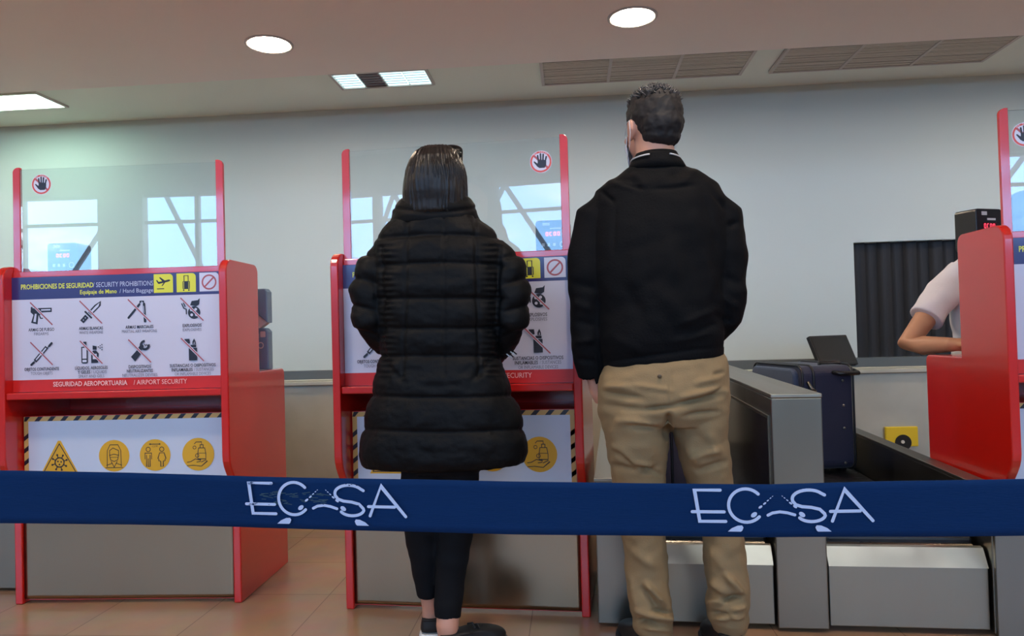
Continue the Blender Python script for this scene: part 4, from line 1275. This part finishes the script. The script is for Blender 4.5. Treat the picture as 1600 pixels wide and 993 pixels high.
# quilting lines of the back, measured in the photograph; the hem lines sag in the middle
mid = 690.0
sag = 8 * (1 - ((x - mid) / 110.0) ** 2)
ybody = y - np.where(y > 580, sag * 0.5, -6 * (1 - ((x - mid) / 95.0) ** 2) * (y < 430))
lines_t = [372, 416, 466, 513, 556, 617, 671]
lines_a = [402, 443, 486, 524]
dt = np.min(np.abs(ybody[:, None] - np.array(lines_t)[None]), axis=1)
da = np.min(np.abs(y[:, None] - np.array(lines_a)[None] + (np.abs(x - mid)[:, None] - 100) * 0.25), axis=1)
dv = np.min(np.abs(x[:, None] - (np.array([634.0, 694.0, 745.0])[None] + (y[:, None] - 450) * np.array([-0.03, 0, 0.03])[None])), axis=1)
PF = lambda d: 0.006 * (1 - np.exp(-(d / 12.0) ** 2)) - 0.0055 * np.exp(-(d / 3.0) ** 2)
wt = np.clip((np.minimum(x - 590, 788 - x) + 8) / 16, 0, 1)
wt = np.where(y > 560, 1.0, wt)
puff = PF(dt) * wt + PF(da) * (1 - wt) * np.clip((y - 372) / 20, 0, 1)
vert = -0.0045 * np.exp(-(dv / 3.0) ** 2) * (y < 590) * tor
# gathered side panels and their seams
for xs in (606.0, 768.0):
    g = np.exp(-((x - xs) / 11.0) ** 2) * (y > 380) * (y < 590)
    puff += g * 0.0035 * np.sin(y * 2 * np.pi / 9.0)
for xs, xe in ((597, 600), (780, 777)):
    s_ = np.exp(-((x - (xs + (xe - xs) * (y - 400) / 150)) / 3.5) ** 2) * (y > 385) * (y < 560)
    puff -= s_ * 0.006
fs = fold_field(pp, [(593, 556, 640, 606, 5, -.006), (640, 606, 735, 600, 5, -.004), (774, 553, 735, 598, 5, -.006), (585, 640, 575, 700, 8, -.004), (640, 690, 680, 712, 8, -.003), (760, 640, 790, 700, 9, -.004), (620, 560, 612, 600, 5, .005), (650, 630, 628, 665, 9, .004), (730, 690, 770, 705, 9, .004), (560, 430, 590, 440, 5, -.005), (800, 440, 822, 430, 5, -.005)])
wr = noisev(co, (16, 16, 30), 1.0) * 0.0035 + noisev(co, (50, 50, 70), 5.0) * 0.0016
co += no * ((puff + vert) + fs * back + wr)[:, None]
setco(me, co)
coat = mobj('puffer_coat', me, M_COAT, woman)
bm = bmesh.new()                 # stand-up collar, hollow
rr_ = rings_px(YW, [(352, 606, 752, .096, 0), (340, 611, 748, .100, -.002), (325, 616, 744, .098, -.004), (313, 624, 737, .092, -.006), (308, 632, 730, .086, -.006)])
ri_ = [(a_, b_, c_, d_ - 0.020, e_ - 0.020) for a_, b_, c_, d_, e_ in rr_]
loft(bm, rr_, 48); me_a = remesh(bm, 0.004, 4)
co, no = coords(me_a); pp = measure(co)
co += no * (noisev(co, (14, 14, 30), 2.0) * 0.004 - 0.004 * np.exp(-((pp[:, 1] - 331 + 0.0016 * (pp[:, 0] - 680) ** 2) / 3.0) ** 2))[:, None]
setco(me_a, co)
mobj('collar', me_a, M_COAT, coat)
bm = bmesh.new()                 # slim trousers
p, r_ = limb_px(YW, [(665, 690, 0, .080), (660, 740, 0, .070), (657, 800, 0, .060), (660, 850, .01, .053), (664, 900, .02, .042), (666, 934, .03, .037)]); tube(bm, p, r_, 24)
p, r_ = limb_px(YW, [(715, 690, 0, .085), (714, 740, 0, .072), (713, 800, 0, .063), (708, 860, -.008, .053), (704, 910, -.02, .046), (702, 957, -.035, .042)]); tube(bm, p, r_, 24)
loft(bm, rings_px(YW, [(640, 600, 778, .10, 0), (700, 610, 768, .11, 0), (735, 630, 755, .09, 0)]))
me = remesh(bm, 0.005, 5)
co, no = coords(me)
co += no * (noisev(co, (10, 10, 26), 4.0) * 0.004)[:, None]
setco(me, co)
mobj('trousers', me, M_JEANS, woman)
shoe('shoe', (fl_.x + 0.004, fl_.y - 0.045, 0), math.radians(6), 0.235, 0.085, woman, M_SHOEB, M_SHOEW, 0.095, 0.048)
shoe('shoe', (fr_.x - 0.015, fr_.y - 0.035, 0), math.radians(-52), 0.235, 0.088, woman, M_SHOEB, M_SHOEB, 0.082, 0.026)
bm = bmesh.new()                 # sunglasses pushed up on the head
M_SUN = mat('sunglass_black', srgb(12, 12, 13), 0.4, spec=0.2)
for s, sx in ((1, 0.034), (-1, 0.034)):
    c_ = T((s * 0.037 + 0.012, 0.032, 0.122))
    ellipsoid(bm, c_, (0.030, 0.010, 0.020), Matrix.Rotation(math.radians(-50), 3, 'X') @ Matrix.Rotation(s * 0.2, 3, 'Z'), 18, 10)
tube(bm, [T((-0.01, 0.034, 0.126)), T((0.034, 0.034, 0.126))], 0.003, 8)
for s in (-1, 1): tube(bm, [T((s * 0.068 + 0.012, 0.026, 0.112)), T((s * 0.088, -0.02, 0.06)), T((s * 0.090, -0.05, 0.02))], 0.0028, 8)
obj('sunglasses', bm, M_SUN, woman, smooth=True)
bm = bmesh.new()
ellipsoid(bm, atY(714.5, 242.5, YW) + Vector((0, -0.02, 0)), (0.019, 0.010, 0.013), Matrix.Rotation(math.radians(35), 3, 'Y'), 18, 10)
obj('sunglass_lens', bm, M_SUN, woman, smooth=True)
bm = bmesh.new()                 # striped strap end at her right side
q0, q1 = atY(786, 546, YW), atY(799, 560, YW)
M_STRP = mat('strap_white', srgb(190, 190, 190), 0.6)
for k in range(4):
    o_ = Vector((0.006 * (3 - k) * 0.9, 0.02, 0.007 * (k - 3) * -0.6))
    tube(bm, [q0 + o_ + Vector((0, 0, -0.006)), q1 + o_], 0.0022, 6, mi=k % 2)
obj('strap', bm, [M_SUN, M_STRP], woman)
settle(woman, (hw.x, YW, 0))

# ---- the man
YM = 2.27
M_JACK = mat('black_jacket_cloth', srgb(9, 9, 11), 0.78, spec=0.12, bump=0.15, bscale=160, var=0.12, vscale=5)
M_CHINO = mat('khaki_chino', srgb(134, 110, 76), 0.85, bump=0.12, bscale=260, var=0.06, vscale=7)
M_HAIRM = mat('short_dark_hair', srgb(30, 27, 27), 0.65, spec=0.3, var=0.3, vscale=70)
bm = bmesh.new()
hm = atY(1020, 196, YM)
T, R = head(bm, (hm.x, YM + 0.01, hm.z - 0.004), math.radians(24), 1.0)
nk = atY(1023, 236, YM)
tube(bm, [(nk.x - 0.004, YM + 0.0, nk.z + 0.05), (nk.x, YM - 0.01, nk.z), (nk.x, YM - 0.015, nk.z - 0.06), (nk.x, YM, nk.z - 0.12)], [0.058, 0.058, 0.058, 0.062], 24)
loft(bm, rings_px(YM, [(282, 990, 1060, .05, 0), (298, 955, 1100, .075, 0), (320, 935, 1122, .10, 0), (370, 935, 1122, .105, 0), (450, 944, 1116, .105, 0), (520, 950, 1112, .1, 0), (570, 952, 1118, .10, 0), (610, 952, 1122, .11, 0), (636, 958, 1118, .09, 0)]))
pl, rl = limb_px(YM, [(955, 335, 0, .040), (922, 390, -.01, .043), (915, 470, -.02, .037), (920, 530, .0, .033), (929, 588, .03, .026)])
tube(bm, pl, rl, 18)
hand(bm, pl[-1], atY(948, 640, YM) + Vector((0, .05, 0)) - atY(929, 588, YM) - Vector((0, .03, 0)), (1, 0.3, 0), -1, 1.0, 0.25)
pr_, rr2 = limb_px(YM, [(1100, 335, 0, .040), (1132, 390, -.01, .043), (1135, 475, -.02, .037), (1112, 540, .07, .031), (1085, 590, .14, .026)])
tube(bm, pr_, rr2, 18)
hand(bm, pr_[-1], (pr_[-1] - pr_[-2]), (-0.3, -1, 0), 1, 1.0, 0.4)
Lg = [(992, 650, 0, .075), (998, 760, 0, .056), (1008, 860, 0, .046), (1016, 935, 0, .030), (1020, 958, 0, .026)]
p, r_ = limb_px(YM, Lg); tube(bm, p + [Vector((p[-1].x, YM, 0.06)), Vector((p[-1].x - 0.03, YM + 0.08, 0.05))], r_ + [0.024, 0.020], 18); fl_ = p[-1]
Rg = [(1090, 650, 0, .075), (1108, 760, 0, .056), (1132, 860, 0, .046), (1138, 935, 0, .030), (1139, 958, 0, .026)]
p, r_ = limb_px(YM, Rg); tube(bm, p + [Vector((p[-1].x, YM, 0.06)), Vector((p[-1].x + 0.01, YM + 0.08, 0.05))], r_ + [0.024, 0.020], 18); fr_ = p[-1]
me = remesh(bm, 0.0045, 5)
man = mobj('person', me, M_SKIN)
tag(man, 'man in a black jacket and khaki trousers standing with his back turned, hand in pocket', 'person')
eyes(T, R, man)
bm = bmesh.new()                 # short hair following the skull, clear of the ears
def HE(p, r): ellipsoid(bm, T(p), r, R, 24, 16)
HE((0, -0.014, 0.032), (0.0815, 0.099, 0.088))
HE((0, -0.046, 0.000), (0.070, 0.070, 0.066))
HE((0, -0.052, -0.040), (0.060, 0.050, 0.036))
HE((0, 0.035, 0.080), (0.060, 0.056, 0.038))
me = remesh(bm, 0.004, 3)
co, no = coords(me)
n1 = noisev(co, (55, 55, 40), 2.0); n2 = noisev(co, (130, 130, 130), 6.0)
topw = np.clip((co[:, 2] - (hm.z + 0.045)) / 0.05, 0, 1)
co += no * (n1 * (0.0035 + 0.010 * topw) + n2 * (0.0015 + 0.003 * topw))[:, None]
setco(me, co)
hr = mobj('hair', me, M_HAIRM, man)
bm = bmesh.new()
rnd = random.Random(5)
for k in range(420):             # tufts on the crown
    u = rnd.uniform(-math.pi, math.pi); v = rnd.random() ** 0.5 * 1.05
    n_ = Vector((math.sin(v) * math.cos(u), math.sin(v) * math.sin(u), math.cos(v)))
    p0 = Vector((n_.x * 0.078, n_.y * 0.092 - 0.012, 0.030 + n_.z * 0.084))
    d = (n_ * 0.6 + Vector((rnd.uniform(-.8, .8), rnd.uniform(-.8, .8), 0.1))).normalized()
    tube(bm, [T(p0), T(p0 + d * 0.008 + n_ * 0.003), T(p0 + d * 0.018 + n_ * 0.001)], [0.0026, 0.0024, 0.0005], 5)
obj('hair_tufts', bm, mat('hair_tuft', srgb(70, 66, 64), 0.45, spec=0.6), hr, smooth=True)
bm = bmesh.new()                 # face mask with ear loop
mk = [T(p_) for p_ in ((-0.066, 0.045, -0.02), (-0.03, 0.098, -0.012), (0, 0.118, -0.01), (0.03, 0.098, -0.012), (0.066, 0.045, -0.02), (0.05, 0.06, -0.095), (0, 0.095, -0.108), (-0.05, 0.06, -0.095))]
top_ = [T(p_) for p_ in ((-0.062, 0.052, -0.020), (-0.045, 0.088, -0.008), (0, 0.124, -0.006), (0.045, 0.088, -0.008), (0.062, 0.052, -0.020))]
mid_ = [T(p_) for p_ in ((-0.062, 0.055, -0.05), (-0.048, 0.09, -0.05), (0, 0.126, -0.05), (0.048, 0.09, -0.05), (0.062, 0.055, -0.05))]
bot_ = [T(p_) for p_ in ((-0.064, 0.042, -0.090), (-0.04, 0.082, -0.105), (0, 0.102, -0.118), (0.04, 0.082, -0.105), (0.064, 0.042, -0.090))]
rows_ = [[bm.verts.new(v) for v in r] for r in (top_, mid_, bot_)]
for i in range(2):
    for k in range(4): bm.faces.new((rows_[i][k], rows_[i][k + 1], rows_[i + 1][k + 1], rows_[i + 1][k]))
mo = obj('face_mask', bm, mat('mask_white', srgb(216, 220, 224), 0.8), man, smooth=True)
sd = mo.modifiers.new('solid', 'SOLIDIFY'); sd.thickness = 0.002
bm = bmesh.new()
for s in (-1, 1): tube(bm, [T((s * 0.073, 0.042, -0.018)), T((s * 0.082, 0.012, 0.012)), T((s * 0.088, -0.016, 0.012)), T((s * 0.088, -0.020, -0.025)), T((s * 0.080, 0.0, -0.055)), T((s * 0.066, 0.042, -0.086))], 0.0009, 6)
obj('ear_loop', bm, mat('mask_white', (1, 1, 1)), mo, smooth=True)
# jacket
bm = bmesh.new()
loft(bm, rings_px(YM, [(262, 984, 1066, .066, -.005), (270, 972, 1080, .078, -.004), (280, 950, 1102, .09, 0), (294, 928, 1122, .102, 0), (318, 920, 1136, .115, 0), (360, 919, 1138, .125, -.003), (420, 924, 1135, .132, -.005), (480, 928, 1131, .134, -.005), (530, 933, 1131, .134, -.004), (552, 938, 1131, .13, 0), (566, 942, 1131, .126, 0)]), 48, 2.2)
for a_ in ([(990, 318, 0, .050), (958, 314, 0, .058), (928, 342, -.005, .060), (916, 400, -.012, .056), (914, 460, -.02, .052), (915, 520, -.01, .050), (920, 560, .01, .048), (925, 586, .025, .043)], [(1065, 318, 0, .050), (1098, 313, 0, .058), (1127, 340, -.005, .060), (1133, 400, -.012, .058), (1137, 455, -.02, .056), (1133, 492, .0, .054), (1112, 530, .06, .048), (1090, 565, .12, .042)]):
    p, r_ = limb_px(YM, a_)
    tube(bm, p, r_, 24)
me = remesh(bm, 0.005, 6)
co, no = coords(me)
pp = measure(co)
x, y = pp[:, 0], pp[:, 1]
back = np.clip(0.4 - no[:, 1], 0, 1)
k_ = np.clip((y - 520) / 45, 0, 1) * ((x > 930) & (y > 500))
co[:, 2] += k_ * (x - 1035) / 95 * 0.016
fs = fold_field(pp, [
    (985, 268, 1010, 292, 6, .006), (950, 276, 1010, 284, 5, -.006), (945, 283, 1000, 296, 4, .005), (1010, 294, 1095, 290, 3.5, -.006), (965, 286, 1012, 294, 3.5, -.006), (1095, 262, 1055, 292, 7, .006), (1075, 258, 1040, 280, 6, -.005),
    (935, 294, 962, 318, 3.5, -.008), (962, 318, 958, 400, 4, -.005), (1100, 288, 1148, 345, 4, -.006), (1152, 345, 1135, 355, 5, -.01), (1095, 292, 1125, 400, 5, -.004),
    (1040, 350, 1060, 460, 14, .006), (1080, 330, 1120, 470, 12, .006), (1000, 340, 985, 470, 14, .005), (1020, 440, 1090, 520, 12, .006), (960, 420, 1020, 520, 12, -.005), (1125, 480, 1050, 512, 6, .006), (1130, 500, 1075, 525, 5, -.006), (1120, 515, 1040, 540, 7, .005), (945, 520, 1010, 548, 7, .004),
    (890, 440, 935, 452, 7, -.006), (888, 470, 930, 486, 7, .007), (890, 500, 935, 510, 6, -.006), (893, 535, 935, 530, 6, .006), (897, 560, 935, 566, 5, -.006),
    (1125, 430, 1165, 445, 7, -.006), (1120, 460, 1160, 485, 7, .007), (1110, 490, 1150, 505, 6, -.007),
    (940, 560, 1130, 546, 3.5, -.006)])
wr = noisev(co, (7, 7, 9), 3.0) * 0.010 + noisev(co, (22, 22, 26), 7.0) * 0.003
wr = np.where(y > 548, wr * 0.3, wr)
co += no * (fs * back + wr)[:, None]
setco(me, co)
jk = mobj('jacket', me, M_JACK, man)
bm = bmesh.new()                 # collar: rim, white stripe, rim
loft(bm, rings_px(YM, [(268, 978, 1074, .076, -.008), (256, 984, 1067, .07, -.008), (248, 989, 1061, .066, -.008), (241, 993, 1057, .062, -.008)]), 48)
col_ = obj('jacket_collar', bm, M_JACK, jk, smooth=True)
bm = bmesh.new()
ring_ = []
for k in range(25):
    an = math.radians(-205 + k * 230 / 24)
    ring_.append((nk.x + 0.0735 * math.cos(an), YM - 0.008 + 0.0715 * math.sin(an), atY(1022, 246, YM).z + 0.004 * math.sin(an * 1) - 0.002 - 0.018 * (0.5 + 0.5 * math.sin(an))))
tube(bm, [ring_[k] for k in range(25) if k < 11 or k > 15][:11], 0.0026, 8)
tube(bm, ring_[15:], 0.0026, 8)
obj('collar_stripe', bm, mat('stripe_white', srgb(196, 194, 192), 0.6), jk, smooth=True)
# trousers
bm = bmesh.new()
loft(bm, rings_px(YM, [(540, 950, 1122, .108, 0), (560, 943, 1134, .118, -.004), (585, 936, 1137, .132, -.01), (610, 934, 1138, .140, -.014), (640, 935, 1138, .138, -.012), (660, 940, 1136, .118, -.004)]), 48, 2.2)
def leg_rows(rows): return rings_px(YM, [(y_, a_, b_, (b_ - a_) / 2 / 508 * 1.18, dy_) for y_, a_, b_, dy_ in rows])
loft(bm, leg_rows([(625, 937, 1050, -.01), (660, 940, 1048, -.008), (700, 947, 1045, -.005), (740, 955, 1040, 0), (780, 962, 1038, 0), (840, 971, 1041, 0), (880, 977, 1043, 0), (920, 981, 1046, -.005), (950, 984, 1049, -.01), (965, 988, 1051, -.008), (976, 988, 1050, -.01), (986, 994, 1052, -.008)]), 36)
loft(bm, leg_rows([(625, 1042, 1137, -.01), (660, 1047, 1137, -.008), (700, 1058, 1138, -.005), (740, 1068, 1143, 0), (780, 1080, 1150, 0), (840, 1098, 1163, 0), (880, 1102, 1167, 0), (920, 1106, 1171, -.005), (940, 1102, 1170, -.01), (952, 1104, 1166, -.012), (965, 1106, 1167, -.01), (984, 1114, 1164, -.006)]), 36)
me = remesh(bm, 0.005, 4)
co, no = coords(me)
pp = measure(co)
x, y = pp[:, 0], pp[:, 1]
back = np.clip(0.4 - no[:, 1], 0, 1)
fs = fold_field(pp, [
    (938, 612, 1010, 622, 5, -.008), (940, 605, 990, 604, 5, .006), (1000, 640, 1060, 634, 3.5, -.010), (1045, 634, 1135, 616, 4, -.010), (1060, 622, 1135, 604, 5, .008), (1060, 650, 1130, 642, 4, -.008), (1100, 625, 1136, 600, 4, -.005),
    (940, 632, 1010, 640, 5, -.006), (960, 655, 1035, 662, 6, .006), (975, 664, 1030, 668, 4, -.006), (1045, 640, 1044, 690, 5, -.014), (1112, 585, 1134, 580, 3, -.004), (1048, 575, 1046, 640, 3, -.003),
    (955, 690, 990, 720, 8, .006), (950, 725, 1000, 738, 5, -.007), (1000, 740, 1036, 728, 5, -.006), (970, 715, 1035, 735, 5, .005), (1070, 690, 1100, 730, 8, .005), (1085, 735, 1138, 720, 5, -.007), (1075, 715, 1130, 700, 6, .006),
    (975, 780, 1035, 800, 9, .004), (985, 860, 1030, 890, 8, .005), (1005, 905, 1040, 948, 5, .010), (1000, 915, 1035, 955, 5, -.008), (985, 900, 1000, 960, 6, .005), (1020, 960, 1052, 968, 5, .010), (1015, 952, 1050, 958, 4, -.010), (988, 970, 1030, 974, 4, -.012), (1000, 978, 1050, 984, 4, .007), (985, 950, 1030, 966, 5, .006),
    (958, 700, 990, 728, 5, -.008), (990, 728, 1040, 742, 4, -.007), (985, 600, 1060, 612, 4, .004), (1080, 600, 1130, 590, 5, .005), (975, 640, 950, 700, 9, .004), (1100, 660, 1125, 720, 9, .005), (1105, 850, 1140, 900, 9, .005), (1108, 905, 1140, 930, 6, .008), (1130, 890, 1165, 935, 5, .010), (1120, 938, 1165, 930, 4, -.013), (1103, 945, 1135, 935, 5, .012), (1105, 955, 1150, 966, 4, -.011), (1110, 966, 1165, 962, 4, .010), (1140, 955, 1168, 945, 4, .008)])
wr = noisev(co, (9, 9, 14), 5.0) * 0.006 + noisev(co, (26, 26, 40), 9.0) * 0.003
co += no * (fs * back * 1.9 + wr)[:, None]
setco(me, co)
tr = mobj('trousers', me, M_CHINO, man)
p0 = atY(1022, 583, YM)
bm = bmesh.new(); ellipsoid(bm, (p0.x, YM - 0.143, p0.z), (0.006, 0.003, 0.006), u=12, v=8)
obj('pocket_button', bm, mat('button_brown', srgb(84, 66, 44), 0.5), tr, smooth=True)
shoe('shoe', (fl_.x + 0.0, YM - 0.075, 0), math.radians(14), 0.285, 0.10, man, M_SHOEB, mat('dark_sole', srgb(40, 40, 42), 0.6), 0.108, 0.03)
shoe('shoe', (fr_.x - 0.005, YM - 0.075, 0), math.radians(3), 0.285, 0.10, man, M_SHOEB, mat('dark_sole', srgb(40, 40, 42), 0.6), 0.108, 0.03)
settle(man, (hm.x, YM, 0))

# ---- the agent behind the right kiosk
YA = 3.32
M_SHIRT = mat('white_shirt', srgb(222, 218, 222), 0.8, bump=0.1, bscale=200)
bm = bmesh.new()
ha = atY(1608, 345, YA)
T, R = head(bm, (ha.x, YA, ha.z), math.radians(-62), 1.0)
tx = atY(1548, 450, YA).x
tube(bm, [(ha.x - 0.005, YA, ha.z - 0.05), (ha.x - 0.03, YA, ha.z - 0.14), (ha.x - 0.06, YA, ha.z - 0.22)], [0.052, 0.052, 0.08], 20)
sh = atY(1492, 432, YA)
loft(bm, [(tx, YA, 0.80, 0.15, 0.11), (tx, YA, 0.95, 0.14, 0.10), (tx, YA, 1.10, 0.155, 0.10), (tx, YA, 1.20, 0.165, 0.10), (tx + 0.02, YA, 1.255, 0.12, 0.08), (tx + 0.06, YA, 1.29, 0.06, 0.06)])
loft(bm, [(tx, YA, 0.62, 0.14, 0.11), (tx, YA, 0.75, 0.155, 0.115), (tx, YA, 0.88, 0.14, 0.105)])
el_ = atY(1417, 538, 3.22); wr_ = Vector((1.50, 3.04, 0.905))
tube(bm, [sh, sh.lerp(el_, 0.5) + Vector((0.0, 0.0, 0)), el_, el_.lerp(wr_, 0.35) + Vector((0, 0, -0.004)), wr_], [0.052, 0.047, 0.038, 0.040, 0.027], 18)
hand(bm, wr_, Vector((0.12, -0.08, -0.006)), (0, 0, -1), -1, 0.95, 0.15)
sr = Vector((tx + 0.19, YA, 1.2)); er = Vector((tx + 0.25, YA - 0.06, 0.97)); wq = Vector((tx + 0.10, YA - 0.27, 0.905))
tube(bm, [sr, sr.lerp(er, .5), er, er.lerp(wq, .4), wq], [0.052, 0.045, 0.038, 0.038, 0.027], 18)
hand(bm, wq, Vector((-0.08, -0.1, -0.004)), (0, 0, -1), 1, 0.95, 0.15)
for s in (-1, 1): tube(bm, [(tx + s * 0.08, YA, 0.72), (tx + s * 0.09, YA + 0.01, 0.45), (tx + s * 0.09, YA + 0.02, 0.09), (tx + s * 0.09, YA - 0.06, 0.05)], [0.085, 0.055, 0.035, 0.03], 16)
me = remesh(bm, 0.005, 5)
agent = mobj('person', me, M_SKIN2)
tag(agent, 'airport worker in a white short-sleeved shirt, forearm resting behind the right kiosk', 'person')
eyes(T, R, agent)
bm = bmesh.new()
loft(bm, [(tx, YA, 0.84, 0.165, 0.125), (tx, YA, 0.95, 0.155, 0.12), (tx, YA, 1.10, 0.17, 0.12), (tx, YA, 1.21, 0.18, 0.115), (tx + 0.02, YA, 1.272, 0.13, 0.09), (tx + 0.05, YA, 1.31, 0.07, 0.065)])
s1 = sh.lerp(el_, 0.62)
tube(bm, [sh + Vector((0.03, 0, 0.01)), sh.lerp(el_, 0.25), s1], [0.064, 0.070, 0.068], 24)
tube(bm, [sr - Vector((0.03, 0, -0.01)), sr.lerp(er, 0.3), sr.lerp(er, .62)], [0.064, 0.068, 0.066], 24)
me = remesh(bm, 0.005, 5)
co, no = coords(me); co += no * (noisev(co, (10, 10, 16), 5.0) * 0.010)[:, None]; setco(me, co)
mobj('shirt', me, M_SHIRT, agent)
bm = bmesh.new()
loft(bm, [(tx, YA, 0.62, 0.155, 0.125), (tx, YA, 0.75, 0.168, 0.13), (tx, YA, 0.87, 0.15, 0.115)])
for s in (-1, 1): tube(bm, [(tx + s * 0.08, YA, 0.70), (tx + s * 0.09, YA + 0.01, 0.45), (tx + s * 0.09, YA + 0.02, 0.10)], [0.095, 0.075, 0.06], 20)
me = remesh(bm, 0.006, 4)
mobj('trousers', me, M_JEANS, agent)
bm = bmesh.new()
def HE(p, r): ellipsoid(bm, T(p), r, R, 20, 14)
HE((0, -0.02, 0.035), (0.085, 0.10, 0.095)); HE((0, -0.055, -0.03), (0.078, 0.06, 0.08))
me = remesh(bm, 0.005, 3)
mobj('hair', me, M_HAIRW, agent)
for s in (-1, 1): shoe('shoe', (tx + s * 0.09, YA + 0.06, 0), math.radians(180), 0.26, 0.095, agent, M_SHOEB, M_SHOEB)
settle(agent, (tx, YA, 0))
